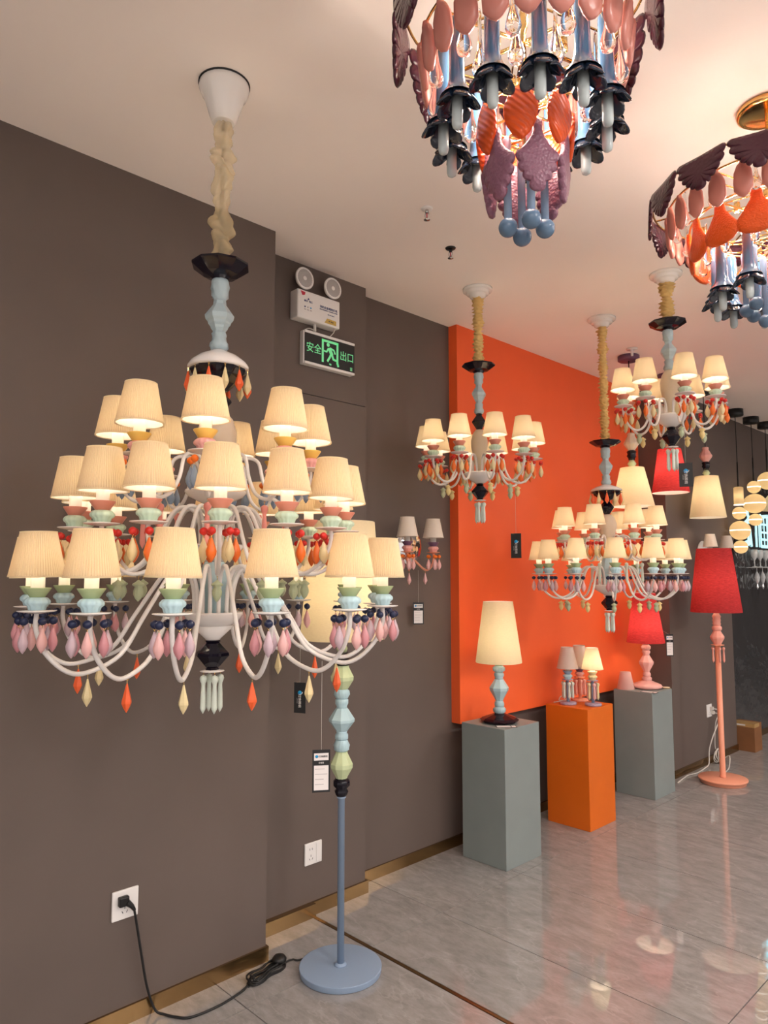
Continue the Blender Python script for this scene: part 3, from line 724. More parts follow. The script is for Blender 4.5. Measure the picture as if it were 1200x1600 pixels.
def table_lamp(label, loc, cer, base, shade, sr, hz, w, twist=.9):
    t = thing('table_lamp', label, 'table lamp', loc)
    prof_lamp(t, base)
    prof_lamp(t, [
        ('twisted_bead', cer, [(.022, .046), (.031, .056, .10), (.032, .072, .12), (.024, .084)], 36, True, dict(flute=14, twist=twist)),
        ('fluted_bead', cer, [(.024, .084), (.026, .092, .10), (.025, .104, .10), (.020, .116)], 36, True, dict(flute=16)),
        ('diamond', cer, [(.021, .116), (.026, .128), (.051, .172), (.053, .186), (.030, .222), (.024, .232)], 8, False, {}),
        ('fluted_bead', cer, [(.024, .232), (.021, .240), (.026, .250, .10), (.026, .262, .10), (.021, .268)], 36, True, dict(flute=16)),
        ('diamond_bead', cer, [(.021, .268), (.031, .278, .11), (.031, .294, .12), (.022, .304)], 36, True, dict(flute=12, twist=-twist)),
        ('neck', 'pale_green' if cer != 'pink_ceramic' else cer, [(.018, .304), (.029, .322), (.029, .328), (.012, .332), (.010, .45)], 28, True, {})])
    big_shade('lamp_shade', [(sr[0], .322), (sr[0]+.0005, .326), ((sr[0]+sr[1])/2, (hz+.324)/2), (sr[1]+.0005, hz-.004), (sr[1], hz)], shade, t)
    add('shade_holder', mk('shade_holder', join(tube([(-sr[1], 0, hz-.012), (sr[1], 0, hz-.012)], .0015, 6), tube([(0, 0, .44), (0, 0, hz-.012)], .003, 6)), 'steel'), t)
    plight(t, (0, 0, .45), w, WARM, .025)
    return t
table_lamp('table lamp with cream cone shade, blue porcelain stem and black faceted base', (-2.432, 3.232, PH), 'blue_glaze',
    [('base', 'plum_gloss', [(.085, 0), (.098, .006), (.106, .016), (.092, .026), (.040, .044), (.026, .050), (.022, .054)], 10, False, {})], 'shade_linen', (.126, .082), .655, 1.95)
table_lamp('table lamp with red fabric shade and pink porcelain stem on a grey pedestal', (-2.420, 4.945, PH), 'pink_ceramic',
    [('base', 'pink_ceramic', [(.080, 0), (.098, .008), (.104, .018), (.095, .030), (.050, .048), (.026, .056), (.022, .058)], 40, True, {})], 'shade_red', (.130, .076), .675, 2.6)
def small_lamp(label, loc, base_m, pole_m, plate_m, cup_m, bowl_m, rod_ms, shade_m, lit, coral=False):
    t = thing('table_lamp', label, 'table lamp', loc)
    prof_lamp(t, [('base', base_m, [(.048, 0), (.051, .003), (.051, .012), (.048, .015), (.012, .016)], 36, True, {}),
                  ('pole', pole_m, [(.0095, .016), (.0095, .150)], 16, True, {}),
                  ('drip_plate', plate_m, [(.008, .146), (.034, .150), (.034, .153), (.01, .154)], 24, True, {})])
    add('candle_cup', cup_mesh(cup_m), t, (0, 0, .153)); add('candle_bowl', bowl_mesh(bowl_m), t, (0, 0, .183)); add('candle_sleeve', sleeve_mesh(), t, (0, 0, .196))
    for k in range(6):
        q = 2*PI*k/6+.3
        add('hanging_rod', key_mesh(rod_ms[k % len(rod_ms)], .105), t, (.031*math.cos(q), .031*math.sin(q), .139))
    add('lamp_shade', shade_mesh('small_'+shade_m, shade_m, .066, .037, .128), t, (0, 0, .222))
    if lit: plight(t, (0, 0, .265), .42)
small_lamp('small unlit lamp with pale blue cup and white hanging rods on the orange pedestal', (-2.468, 3.985, PH), 'lilac_base', 'lamp_blue', 'lilac_base', 'skyblue', 'lamp_blue', ['pale_rod'], 'shade_white', False)
small_lamp('small lit lamp with cream yellow cup and mixed pink rods on the orange pedestal', (-2.338, 4.058, PH), 'lilac_base', 'lamp_blue', 'lilac_base', 'cream_drop', 'cream_drop', ['cream_drop', 'pink_drop'], 'shade_linen', True)
small_lamp('small coral lamp with purple bowl behind two others on the orange pedestal', (-2.478, 4.142, PH), 'coral_metal', 'coral_metal', 'coral_metal', 'pinkcup', 'purple_cup', ['coral_ceramic'], 'shade_white', False)
o = add('spare_shade', mk('spare_shade', lathe([(.060, 0), (.0605, .003), (.048, .060), (.036, .118), (.0, .120)], 36, cap=False), 'shade_pink'), None, (-2.515, 4.815, PH)); tag(o, 'small loose pink lamp shade standing on the pedestal beside red lamp', 'lamp shade')
# cards lying on the pedestals
def small_tag_flat(label, loc, rz):
    t = thing('price_tag', label, 'price tag', loc, rz)
    add('card', mk('card', box(-.055, -.024, 0, .055, .024, .0016), 'tag_black', False), t)
    add('label_field', mk('label_field', box(-.050, -.020, .0016, .022, .020, .0020), 'paper', False), t)
    add('logo_field', mk('logo_field', box(.028, -.018, .0016, .050, .018, .0020), 'paper', False), t)
small_tag_flat('black edged price tag lying flat in front of the blue table lamp', (-2.335, 3.160, PH), .85)
small_tag_flat('black edged price tag lying flat in front of the red table lamp', (-2.328, 4.786, PH), .1)
def dish_item():
    t = thing('hand_mirror', 'small round metal rimmed disc lying beside the red lamp base', 'disc', (-2.325, 5.035, PH))
    add('disc', mk('disc', lathe([(.030, 0), (.032, .004), (.030, .008), (.022, .009)], 28), 'stickypad'), t)
    add('rim', mk('rim', ring(.031, .003, 28, 6, .006), 'brass'), t)
dish_item()

# ------------------------------------------------------------------ pendants with single cone shades
def cone_pendant(label, x, y, zs0, zs1, rb, rt, shade, bead, w, light=True, cano='lilac_base', fine=True):
    t = thing('pendant_lamp', label, 'pendant lamp', (x, y, H))
    piece(t, H, 'ceiling_canopy', [(.066, H), (.070, H-.003), (.070, H-.030), (.064, H-.034), (.01, H-.035)], 'black_plastic' if cano == 'black' else 'purple_cup', 36)
    piece(t, H, 'cord', [(.0035, H-.03), (.0035, zs1+.20)], 'black_cord', 8)
    piece(t, H, 'shade_cap', [(.010, zs1+.055), (.018, zs1+.045), (.030, zs1+.025), (.018, zs1+.010), (.028, zs1-.004), (.02, zs1-.02)], 'pale_green', 28)
    piece(t, H, 'black_bead', [(.020, zs1+.118), (.030, zs1+.108, .06), (.026, zs1+.092), (.030, zs1+.078, .06), (.022, zs1+.066), (.020, zs1+.052)], 'navy_gloss', 30, True, flute=10)
    piece(t, H, 'porcelain_bead', [(.014, zs1+.235), (.026, zs1+.228), (.024, zs1+.214), (.050, zs1+.165), (.048, zs1+.155), (.024, zs1+.122), (.022, zs1+.116)], bead, 10, False)
    big_shade('lamp_shade', [(rb, zs0), (rb+.0005, zs0+.004), ((rb+rt)/2, (zs0+zs1)/2), (rt, zs1)], shade, t, H)
    add('shade_top', mk('shade_top', lathe([(rt, zs1-.002-H), (.018, zs1-.002-H)], 36, cap=False), shade), t)
    plight(t, (0, 0, (zs0+zs1)/2-H+.02), w, WARM, .025)
cone_pendant('cream cone pendant lamp with pale faceted bead hanging against the orange panel', -2.229, 4.44, 1.955, 2.212, .135, .076, 'shade_linen', 'ivory_stone', 1.6)
cone_pendant('red cone pendant lamp hanging before the end of the orange panel', -2.25, 5.06, 2.098, 2.416, .128, .080, 'shade_red', 'pale_green', 3.0)
cone_pendant('cream cone pendant lamp under a pink faceted bead by the far grey wall', -2.25, 5.71, 1.955, 2.280, .134, .086, 'shade_linen', 'pink_ceramic', 1.6, cano='black')

def globe_pendant(label, x, y, parts, pole_z):
    t = thing('pendant_lamp', label, 'pendant lamp', (x, y, H))
    piece(t, H, 'ceiling_canopy', [(.068, H), (.068, H-.055), (.064, H-.058), (.01, H-.058)], 'black_plastic', 36)
    piece(t, H, 'cord', [(.0035, H-.05), (.0035, pole_z+.22)], 'black_cord', 8)
    piece(t, H, 'cord_tube', [(.007, pole_z+.22), (.007, pole_z-.005)], 'black_plastic', 10)
    for kind, z0, z1, r in parts:
        if kind == 'cyl':
            piece(t, H, 'glass_cylinder', [(r*.7, z1), (r, z1-.006), (r, z0+.012), (r*.97, z0+.004), (.01, z0+.004)], 'glow_glass', 28, cap=False)
            add('light_band', mk('light_band', ring(r*.98, .0035, 28, 6, z0-H+.006), 'line_light'), t)
            plight(t, (0, 0, (z0+z1)/2-H), .07, WARM, .015)
        else:
            c = (z0+z1)/2; h = (z1-z0)/2
            for s in (1, -1):
                prof = [(max(.001, r*math.sin(PI/2*i/8)), c-H+s*(.004+h*math.cos(PI/2*i/8))) for i in range(9)]
                add('glass_half', mk('glass_half', lathe(prof, 32, cap=False), 'glow_glass'), t)
            add('light_band', mk('light_band', lathe([(r*.97, c-H-.004), (r*.97, c-H+.004)], 32, cap=False), 'line_light'), t)
            plight(t, (0, 0, c-H+h*.4), .032*(r/.06)**2, WARM, .012); plight(t, (0, 0, c-H-h*.4), .032*(r/.06)**2, WARM, .012)
globe_pendant('pendant of one glowing cylinder above three glowing split globes', -2.324, 6.583, [('cyl', 2.115, 2.279, .040), ('ball', 1.997, 2.100, .056), ('ball', 1.818, 1.976, .086), ('ball', 1.70, 1.805, .058)], 2.279)
globe_pendant('pendant of a large glowing globe between two small ones below a black tube', -2.338, 7.013, [('ball', 2.264, 2.370, .058), ('ball', 2.080, 2.250, .096), ('ball', 1.963, 2.066, .058)], 2.37)
globe_pendant('pendant with a single glowing split globe farthest along the row', -2.325, 7.347, [('ball', 2.326, 2.486, .088)], 2.486)
t = thing('pendant_lamp', 'short pleated drum pendant glowing dimly before the arched pane', 'pendant lamp', (-2.32, 7.62, H))
piece(t, H, 'cord', [(.004, H), (.004, 2.33)], 'black_cord', 8)
add('lamp_shade', mk('drum', lathe([(.15, 2.14-H), (.13, 2.24-H), (.08, 2.30-H), (.02, 2.33-H)], 96, cap=False, alt=.02), 'shade_linen'), t)
plight(t, (0, 0, 2.20-H), .4, WARM, .02)

# ------------------------------------------------------------------ wall sconces
def sconce(label, x, y, z, dirs, reach, mirror, arm_m, cup, bowl, bead, drop, shade, group=None):
    t = thing('wall_sconce', label, 'wall lamp', (x, y, z))
    add('back_plate', mk('back_plate', tr(lathe([(.092, 0), (.100, .004), (.100, .010), (.094, .014), (.002, .016)], 40), (0, 0, 0), Matrix.Rotation(PI/2, 3, 'Y')), 'mirror' if mirror else 'white_ceramic'), t)
    for i, dy in enumerate(dirs):
        P = Vector((reach, dy, -.035))
        pts = [(.012, dy*.12, -.05), (.045, dy*.28, -.085), (reach*.72, dy*.62, -.128), (reach*.92, dy*.88, -.112), (reach, dy, -.075), (reach, dy, -.035)]
        a = add('arm', mk('sconce_arm', tube(smooth_path([Vector(p)-P for p in pts], 5), .006, 8), arm_m), t, P)
        add('drip_plate', disc_mesh(arm_m, .036), a); add('candle_cup', cup_mesh(cup), a, (0, 0, .002)); add('candle_bowl', bowl_mesh(bowl), a, (0, 0, .032))
        add('candle_sleeve', sleeve_mesh(), a, (0, 0, .045)); add('lamp_shade', shade, a, (0, 0, .080))
        for j in range(5):
            q = 2*PI*(j+.5)/5
            add('bead', bead_mesh(bead), a, (.031*math.cos(q), .031*math.sin(q), -.0215)); add('drop', drop_mesh(drop), a, (.031*math.cos(q), .031*math.sin(q), -.037))
        add('hanging_drop', bicone_mesh('pink_drop', .062), a, (reach*.72-reach, dy*.62-dy, -.128+.035-.016))
SH_OFF = shade_mesh('off_shade', 'shade_off', .056, .036, .100)
sconce('two-arm wall lamp with round mirror back plate and unlit cream shades', X3, 2.790, 1.660, (-.125, .075), .120, True, 'coral_metal', 'pinkcup', 'purple_cup', 'orange_bead', 'pink_drop', SH_OFF)
sconce('two-arm wall lamp with white back plate half hidden behind the red floor lamp shade', X4, 6.010, 1.690, (-.125, .220), .120, False, 'coral_metal', 'pinkcup', 'purple_cup', 'orange_bead', 'pink_drop', SH_OFF)

# ------------------------------------------------------------------ hanging price tags
def price_tag(label, x, y, z0, z1, ztop, w, rz, face, lean=(0, 0)):
    """card hanging from a thread; its face looks along local +X"""
    t = thing('price_tag', label, 'price tag', (x, y, z0), rz)
    h = z1-z0
    add('card', mk('card', box(-.0008, -w/2, 0, .0008, w/2, h), 'tag_black', False), t)
    add('thread', mk('thread', tube([(0, 0, h-.004), (lean[0]*math.cos(rz)+lean[1]*math.sin(rz), -lean[0]*math.sin(rz)+lean[1]*math.cos(rz), ztop-z0)], .0005, 5), 'white_cord'), t)
    if face == 'logo':      # vertical logo on black
        a = add('logo_mark', mk('logo_mark', tr(lathe([(w*.17, 0), (w*.17, .0008), (.0005, .001)], 20), (.0008, 0, h*.66), Matrix.Rotation(PI/2, 3, 'Y')), 'blue_ink'), t)
        b = tr(tube([(w*.15*math.cos(q), w*.15*math.sin(q), 0) for q in [-.3+i*.35 for i in range(7)]], .0012, 5), (.0012, .004, h*.68), Matrix.Rotation(PI/2, 3, 'Y') )
        add('logo_swoosh', mk('logo_swoosh', b, 'paper'), t)
        text('lettering', '灯饰照明', w*.26, 'paper', t, (.0012, -w*.02, h*.40), (PI/2, PI/2, PI/2))
        text('lettering', 'LIGHTING', w*.09, 'pale_ink', t, (.0012, -w*.22, h*.40), (PI/2, PI/2, PI/2))
    else:
        add('logo_field', mk('logo_field', box(.0008, -w*.41, h*.75, .0012, w*.41, h*.92), 'paper', False), t)
        add('label_field', mk('label_field', box(.0008, -w*.41, h*.05, .0012, w*.41, h*.63), 'paper', False), t)
        add('logo_mark', mk('logo_mark', tr(lathe([(w*.085, 0), (w*.085, .0006), (.0005, .0008)], 16), (.0012, -w*.26, h*.845), Matrix.Rotation(PI/2, 3, 'Y')), 'blue_ink'), t)
        text('lettering', '灯饰照明', w*.125, 'ink', t, (.0016, w*.10, h*.84))
        text('lettering', '价格签', w*.10, 'paper', t, (.0014, 0, h*.69))
        for q, (l, m) in enumerate(((.55, 'pale_ink'), (.70, 'pale_ink'), (.5, 'pale_ink'), (.5, 'pale_ink'))):
            add('text_line', mk('text_line', box(.0012, -w*.36, h*(.54-.12*q), .0015, w*(-.36+l), h*(.555-.12*q)), m, False), t)
FCE = lambda x, y: math.atan2(-y, -x)
price_tag('printed white and black tag hanging on a long thread from the huge chandelier', -1.551, 1.264, .918, 1.030, 1.2675, .048, FCE(-1.57, 1.29)+.1, 'print')
price_tag('black logo tag hanging from the cream shade of the blue floor lamp', -2.292, 1.757, .964, 1.082, 1.262, .050, FCE(-2.29, 1.757)-.45, 'logo')
price_tag('black logo tag hanging from the ten-shade chandelier over the orange panel', -2.105, 2.953, 1.589, 1.712, 1.95, .052, FCE(-2.1, 2.95)-.25, 'logo')
price_tag('black logo tag hanging from the eight-shade chandelier beside the red pendant', -1.408, 3.336, 1.917, 2.030, 2.240, .060, FCE(-1.44, 3.37), 'logo')
price_tag('printed tag hanging from the wall lamp with mirror plate', -2.645, 2.815, 1.243, 1.359, 1.53, .058, -.62, 'print')
price_tag('printed tag hanging at the edge of the red table lamp shade', -2.300, 5.066, .930, 1.085, 1.112, .052, -.78, 'print', (-.034, -.035))

# ------------------------------------------------------------------ emergency light and exit sign
em = thing('emergency_light', 'white twin-spot emergency light box on the dark wall above the exit sign', 'emergency light', (X2, 2.055, 2.683))
add('housing', mk('housing', box(0, -.128, 0, .060, .126, .136, .006), 'white_plastic', False), em)
for yy in (-.085, .085):
    h = add('spot_head', mk('spot_head', tr(lathe([(.012, -.030), (.032, -.022), (.050, 0), (.052, .008), (.050, .011), (.046, .010)], 32), (0, 0, 0), Matrix.Rotation(PI/2, 3, 'Y')), 'white_plastic'), em, (.048, yy, .194), (0, 0, 0))
    add('lens', mk('lens', tr(lathe([(.046, .008), (.040, .011, .02), (.022, .013, .03), (.010, .010), (.001, .009)], 48, flute=24), (0, 0, 0), Matrix.Rotation(PI/2, 3, 'Y')), 'lens'), h)
    add('swivel', mk('swivel', lathe([(.009, .132), (.009, .146), (.006, .150)], 14), 'black_plastic'), em, (.035, yy, 0))
fx = .0606
text('lettering', '消防应急照明灯具', .0135, 'navy_ink', em, (fx, .055, .082))
text('lettering', 'FIRE EMERGENCY LIGHTING LAMPS', .0068, 'navy_ink', em, (fx, .055, .070))
text('lettering', 'DC3.6V 3W×2', .0066, 'navy_ink', em, (fx, .070, .053))
text('lettering', '▲', .013, 'navy_ink', em, (fx, -.066, .098)); text('lettering', '敏华  电工', .011, 'navy_ink', em, (fx, -.066, .086))
for k, m in enumerate(('navy_ink', 'pale_ink', 'blue_ink')):
    add('indicator', mk('indicator', tr(lathe([(.004, 0), (.004, .0008), (.0005, .001)], 12), (fx, -.086+.017*k, .058), Matrix.Rotation(PI/2, 3, 'Y')), m), em)
    add('indicator_label', mk('indicator_label', box(fx, -.091+.017*k, .043, fx+.0004, -.080+.017*k, .048), 'pale_ink', False), em)
add('red_sticker', mk('red_sticker', ([(fx, -.112, .128), (fx, -.084, .126), (fx, -.088, .112), (fx, -.102, .108), (fx+.0004, -.112, .128), (fx+.0004, -.084, .126), (fx+.0004, -.088, .112), (fx+.0004, -.102, .108)], [(0, 1, 2, 3), (4, 7, 6, 5), (0, 4, 5, 1), (1, 5, 6, 2), (2, 6, 7, 3), (3, 7, 4, 0)]), 'red_ink', False), em)
add('gold_label', mk('gold_label', ([(fx, .030, .010), (fx, .102, .010), (fx, .102, .032), (fx, .046, .034), (fx+.0005, .030, .010), (fx+.0005, .102, .010), (fx+.0005, .102, .032), (fx+.0005, .046, .034)], [(0, 1, 2, 3), (4, 7, 6, 5), (0, 4, 5, 1), (1, 5, 6, 2), (2, 6, 7, 3), (3, 7, 4, 0)]), 'gold_label', False), em)
text('lettering', '●  消 防', .008, 'ink', em, (fx+.0008, .070, .021))
ex = thing('exit_sign', 'black running man exit sign with glowing green symbols', 'exit sign', (X2, 2.143, 2.484))
add('housing', mk('housing', box(0, -.157, 0, .028, .157, .160, .003), 'white_plastic', False), ex)
add('sign_face', mk('sign_face', box(.028, -.150, .013, .0325, .157, .149), 'tag_black', False), ex)
for zz in (0, .149): add('rail', mk('rail', box(.026, -.153, zz, .036, .157, zz+.013, .003), 'white_plastic', False), ex)
gx = .0332
text('lettering', '安全', .050, 'exit_green', ex, (gx, -.098, .080), sx=.92); text('lettering', '出口', .050, 'exit_green', ex, (gx, .107, .080), sx=.92)
def strip(a, b, w):  # flat stroke in Y-Z
    a = Vector((0, *a)); b = Vector((0, *b)); d = (b-a).normalized(); n = Vector((0, -d.z, d.y))*w/2
    q = [a-n, b-n, b+n, a+n]; return [Vector((gx, p.y, p.z)) for p in q]+[Vector((gx+.0008, p.y, p.z)) for p in q], [(0,1,2,3),(4,7,6,5),(0,4,5,1),(1,5,6,2),(2,6,7,3),(3,7,4,0)]
add('door_symbol', mk('door_symbol', join(strip((-.045, .028), (-.045, .140), .012), strip((-.051, .134), (.051, .134), .012), strip((.046, .140), (.046, .034), .012), strip((.046, .040), (.052, .022), .012)), 'exit_green', False), ex)
add('running_figure', mk('running_figure', join(
    tr(lathe([(.0095, 0), (.0095, .0008), (.0005, .0009)], 16), (gx, -.012, .118), Matrix.Rotation(PI/2, 3, 'Y')),
    strip((-.006, .104), (.012, .072), .020), strip((-.010, .102), (-.022, .080), .008), strip((-.022, .082), (-.038, .084), .008),
    strip((.002, .104), (.024, .098), .008), strip((.023, .100), (.032, .080), .008),
    strip((.006, .076), (-.004, .054), .011), strip((-.004, .056), (-.016, .036), .011), strip((.012, .074), (.022, .050), .012), strip((.020, .052), (.044, .050), .010), strip((-.004, .026), (.008, .024), .008)), 'exit_green', False), ex)
add('small_mark', mk('small_mark', join(*[strip((.128, .034-.006*i), (.142, .034-.006*i), .003) for i in range(3)]), 'exit_green', False), ex)
o = add('sign_wire', mk('sign_wire', join(tube(smooth_path([(X2+.05, 2.16, 2.684), (X2+.045, 2.155, 2.665), (X2+.02, 2.145, 2.642)]), .0022, 6), tube(smooth_path([(X2+.03, 2.045, 2.655), (X2+.03, 2.015, 2.656), (X2+.015, 1.995, 2.644)]), .0022, 6), tube([(X2+.03, 2.05, 2.684), (X2+.03, 2.052, 2.650)], .007, 8)), 'white_cord'))
tag(o, 'short white wires joining the emergency light to the exit sign', 'wire')

# ------------------------------------------------------------------ sockets, cords, box, sprinklers
def socket(label, x, y, z, w, h, slots, extra=None):
    t = thing('wall_socket', label, 'socket', (x, y, z))
    add('cover_plate', mk('cover_plate', box(0, -w/2, -h/2, .009, w/2, h/2, .003), 'white_plastic', False), t)
    for (yy, zz, a) in slots:
        c, s = math.cos(a), math.sin(a)
        v, f = box(.009, -.0012, -.0045, .0095, .0012, .0045)
        add('slot', mk('slot', ([(p[0], p[1]*c-p[2]*s+yy, p[1]*s+p[2]*c+zz) for p in v], f), 'ink', False), t)
    if extra: add('switch_rocker', mk('switch_rocker', box(.009, *extra[0], .012, *extra[1], .0015), 'white_plastic', False), t)
    return t
tri = lambda y, z: [(y, z+.008, 0), (y-.008, z-.006, .5), (y+.008, z-.006, -.5)]
socket('white wall socket holding the black plug of the blue floor lamp', X1, 1.133, .392, .092, .096, tri(-.002, -.018))
socket('white double socket with rocker switch on the recessed wall', X2+.004, 2.085, .266, .096, .094, [(-.022, .020, 0), (-.008, .020, 0)] + tri(-.015, -.016), ((.014, -.040), (.040, .040)))
socket('white wall socket behind the coral floor lamp pole', X4, 6.020, .412, .095, .100, tri(-.01, -.02))
co1 = thing('power_cord', 'black power cord with plug and coiled slack beside the blue floor lamp base', 'power cord', (X1, 1.16, 0))
def W_(pts): return [Vector(p)-Vector((X1, 1.16, 0)) for p in pts]
add('plug', mk('plug', join(box(.010, -.056, .392, .030, -.022, .424, .004), tube(W_([(X1+.024, 1.132, .402), (X1+.030, 1.146, .388), (X1+.030, 1.156, .372)]), [.011, .008, .005], 10)), 'black_plastic', False), co1)
path = [(X1+.030, 1.154, .378), (X1+.028, 1.170, .30), (X1+.026, 1.190, .20), (X1+.024, 1.212, .10), (X1+.030, 1.240, .020), (-2.385, 1.262, .006), (-2.345, 1.285, .005), (-2.309, 1.320, .005), (-2.300, 1.420, .005), (-2.317, 1.523, .005), (-2.335, 1.565, .006)]
add('cord', mk('cord', tube(smooth_path(W_(path), 6), .0042, 8), 'black_cord'), co1)
def coil():
    pts = []
    ax0, ax1 = Vector((-2.330, 1.565, 0)), Vector((-2.372, 1.752, 0)); d = ax1-ax0; nrm = Vector((d.y, -d.x, 0)).normalized()
    rn = random.Random(3)
    for k in range(5):
        wv = rn.uniform(.030, .052); off = rn.uniform(-.012, .012)
        for i in range(12):
            a = 2*PI*i/12+PI
            u = .5+.5*math.cos(a)*(1-.06*k); v = wv*math.sin(a)*(.45+.75*abs(u-.5)*2)+off
            pts.append(ax0+d*u+nrm*v+Vector((0, 0, .006+.0045*k+.004*math.sin(a*1.5+k))))
    pts += [Vector((-2.362, 1.77, .010)), Vector((-2.346, 1.800, .006)), Vector((-2.336, 1.84, .006))]
    return pts
add('cord_coil', mk('cord_coil', tube(smooth_path(W_(coil()), 3), .0036, 7), 'black_cord'), co1)
add('cord_switch', mk('cord_switch', tr(lathe([(.012, 0), (.026, .006), (.028, .016), (.020, .026), (.004, .030)], 24), W_([(-2.362, 1.725, .018)])[0]), 'black_plastic'), co1)
wc = thing('power_cord', 'white power cords with coiled slack below the socket behind the coral lamp', 'power cord', (X4, 6.03, 0))
def V_(pts): return [Vector(p)-Vector((X4, 6.03, 0)) for p in pts]
for yy, zz in ((6.035, .430), (6.050, .395)):
    add('plug', mk('plug', tr(box(.009, -.014, -.013, .034, .014, .013, .004), V_([(X4, yy, zz)])[0]), 'white_cord', False), wc)
add('cord', mk('cord', tube(smooth_path(V_([(X4+.034, 6.036, .43), (X4+.060, 6.07, .41), (X4+.060, 6.06, .33), (X4+.04, 5.99, .22), (X4+.03, 5.93, .12), (X4+.035, 5.90, .02), (X4+.045, 5.80, .006), (X4+.06, 5.62, .006), (X4+.04, 5.50, .006), (X4+.05, 5.40, .006), (X4+.07, 5.25, .006)]), 6), .0045, 7), 'white_cord'), wc)
add('cord', mk('cord', tube(smooth_path(V_([(X4+.034, 6.052, .395), (X4+.055, 6.065, .38), (X4+.045, 6.03, .30), (X4+.040, 6.02, .14), (X4+.05, 6.03, .10)]), 6), .003, 7), 'white_cord'), wc)
rn = random.Random(9); pts = []
for k in range(5):
    for i in range(10):
        a = 2*PI*i/10; pts.append((X4+.05+.012*k*.4+.010*math.sin(a+k), 6.04+.075*math.cos(a)+.02*k*.3, .062+.052*math.sin(a)+rn.uniform(-.006, .006)))
pts += [(X4+.12, 6.10, .06), (X4+.17, 5.95, .007), (X4+.20, 5.80, .006), (-2.20, 5.67, .006)]
add('cord_coil', mk('cord_coil', tube(smooth_path(V_(pts), 3), .004, 6), 'white_cord'), wc)
sc = thing('power_cord', 'thin pale lamp cord curled at the back of the orange pedestal top', 'power cord', (-2.552, 4.10, PH))
add('cord', mk('cord', tube(smooth_path([(.016, .04, .004), (.012, -.03, .004), (-.004, -.08, .010), (-.010, -.04, .030), (.0, .0, .010), (.010, -.06, .004), (-.004, -.14, .004)], 6), .0025, 6), 'white_cord'), sc)
bx = thing('cardboard_box', 'brown taped cardboard carton standing on the floor by far dark pane', 'box', (-2.386, 6.705, 0))
add('carton', mk('carton', box(-.094, -.085, 0, .094, .085, .235, .002), 'cardboard', False), bx)
add('tape', mk('tape', join(box(-.0945, -.0856, .205, .0945, .030, .236), ), 'tape', False), bx)
add('label_strip', mk('label_strip', box(-.05, -.0864, .214, .02, -.0850, .226), 'paper', False), bx)
def sprinkler(label, x, y, dark):
    t = thing('sprinkler', label, 'sprinkler', (x, y, H))
    piece(t, H, 'escutcheon', [(.024, H), (.022, H-.004), (.010, H-.006)], 'black_plastic' if dark else 'white_plastic', 24)
    piece(t, H, 'nozzle', [(.007, H-.004), (.007, H-.018), (.004, H-.02)], 'black_plastic' if dark else 'steel', 12)
    add('frame', mk('frame', join(tube(smooth_path([(-.007, 0, -.016), (-.010, 0, -.030), (0, 0, -.046)]), .0016, 6), tube(smooth_path([(.007, 0, -.016), (.010, 0, -.030), (0, 0, -.046)]), .0016, 6)), 'steel'), t)
    add('glass_bulb', mk('glass_bulb', lathe([(.0025, -.018), (.0025, -.042)], 8), 'red_ink'), t)
    add('deflector', mk('deflector', lathe([(.012, -.046), (.013, -.048), (.002, -.049)], 12), 'steel'), t)
sprinkler('white rimmed fire sprinkler on the ceiling', -1.859, 2.038, False)
sprinkler('black rimmed fire sprinkler on the ceiling', -2.021, 2.372, True)
t = thing('ceiling_bracket', 'small white bracket on the ceiling beside the dark pendant canopy', 'bracket', (-2.134, 4.30, H))
piece(t, H, 'stem', [(.010, H), (.008, H-.05)], 'white_plastic', 12)
piece(t, H, 'disc', [(.036, H-.003), (.036, H-.008), (.01, H-.010)], 'white_plastic', 20)

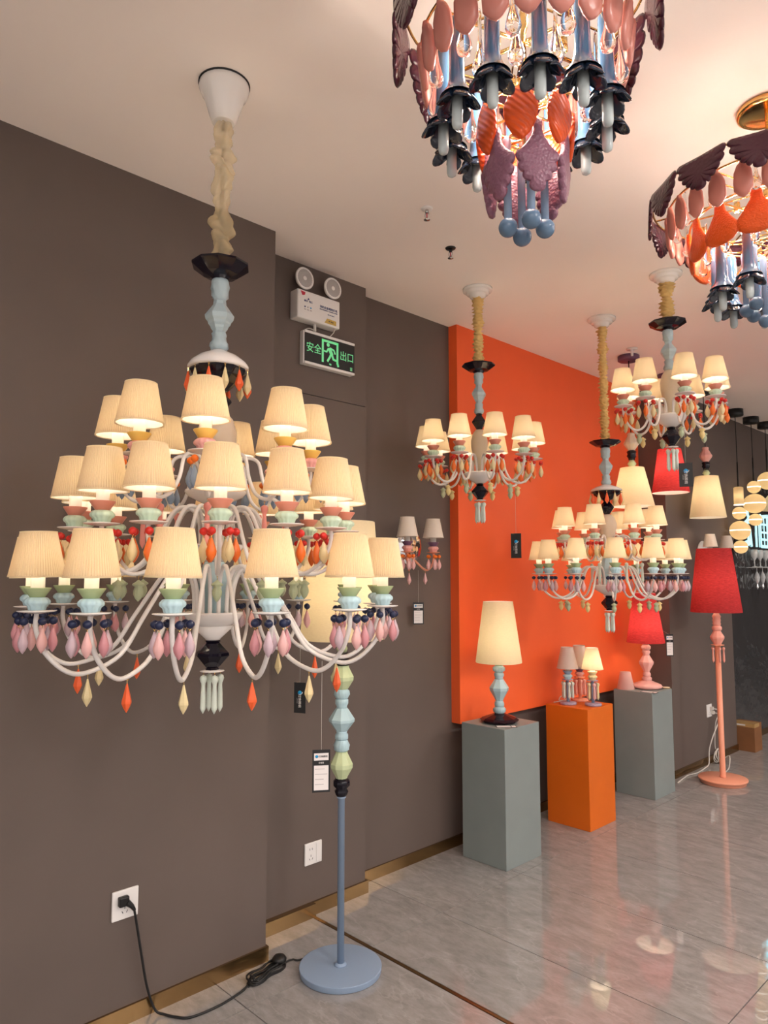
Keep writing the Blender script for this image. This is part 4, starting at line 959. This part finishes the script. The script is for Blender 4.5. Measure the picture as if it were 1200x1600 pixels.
# ------------------------------------------------------------------ glowing strokes painting a sign's reflection, and glass on the arched pane
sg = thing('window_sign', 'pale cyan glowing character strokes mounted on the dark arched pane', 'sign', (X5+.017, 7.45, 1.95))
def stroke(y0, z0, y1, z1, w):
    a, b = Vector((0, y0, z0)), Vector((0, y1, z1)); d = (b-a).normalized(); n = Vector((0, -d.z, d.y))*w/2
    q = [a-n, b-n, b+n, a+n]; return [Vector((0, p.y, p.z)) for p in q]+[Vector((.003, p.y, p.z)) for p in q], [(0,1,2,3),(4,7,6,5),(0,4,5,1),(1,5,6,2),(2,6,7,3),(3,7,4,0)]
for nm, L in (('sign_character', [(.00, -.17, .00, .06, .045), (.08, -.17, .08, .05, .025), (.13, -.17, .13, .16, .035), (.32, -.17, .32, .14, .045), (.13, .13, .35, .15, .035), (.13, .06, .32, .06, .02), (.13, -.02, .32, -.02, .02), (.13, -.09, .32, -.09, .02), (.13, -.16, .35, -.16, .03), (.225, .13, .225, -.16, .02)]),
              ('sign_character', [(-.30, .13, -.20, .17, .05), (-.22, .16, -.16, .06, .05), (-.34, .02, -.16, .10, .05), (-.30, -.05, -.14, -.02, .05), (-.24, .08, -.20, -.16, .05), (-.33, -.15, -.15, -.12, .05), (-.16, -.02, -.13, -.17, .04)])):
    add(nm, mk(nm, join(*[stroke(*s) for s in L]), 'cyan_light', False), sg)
sf = thing('glass_shelf', 'thin clear glass shelf fixed before the dark arched pane', 'shelf', (X5+.017, 7.85, 1.575))
add('shelf_pane', mk('shelf_pane', box(0, -.70, 0, .12, .70, .008), 'glassware', False), sf)
for i in range(9):
    yy = 7.20+.15*i
    o = add('glass_goblet', cached('goblet', lambda: mk('goblet', lathe([(.028, 0), (.026, .004), (.005, .010), (.004, .06), (.012, .075), (.030, .10), (.034, .13), (.028, .165), (.026, .165), (.031, .13), (.01, .08)], 20), 'glassware')), None, (X5+.075, yy, 1.583))
    tag(o, 'clear stemmed glass standing in the row on the glass shelf', 'glass', 'stemmed glasses on the shelf')
    o = add('crystal_pendant', cached('crys2', lambda: mk('crystal_pendant', lathe([(.003, 0), (.003, -.03), (.018, -.06), (.026, -.09), (.018, -.12), (.006, -.15), (.010, -.18), (.001, -.20)], 10), 'glassware', False)), None, (X5+.075, yy+.05, 1.575))
    tag(o, 'faceted clear crystal hanging in the row under the glass shelf', 'crystal', 'crystals below the shelf')
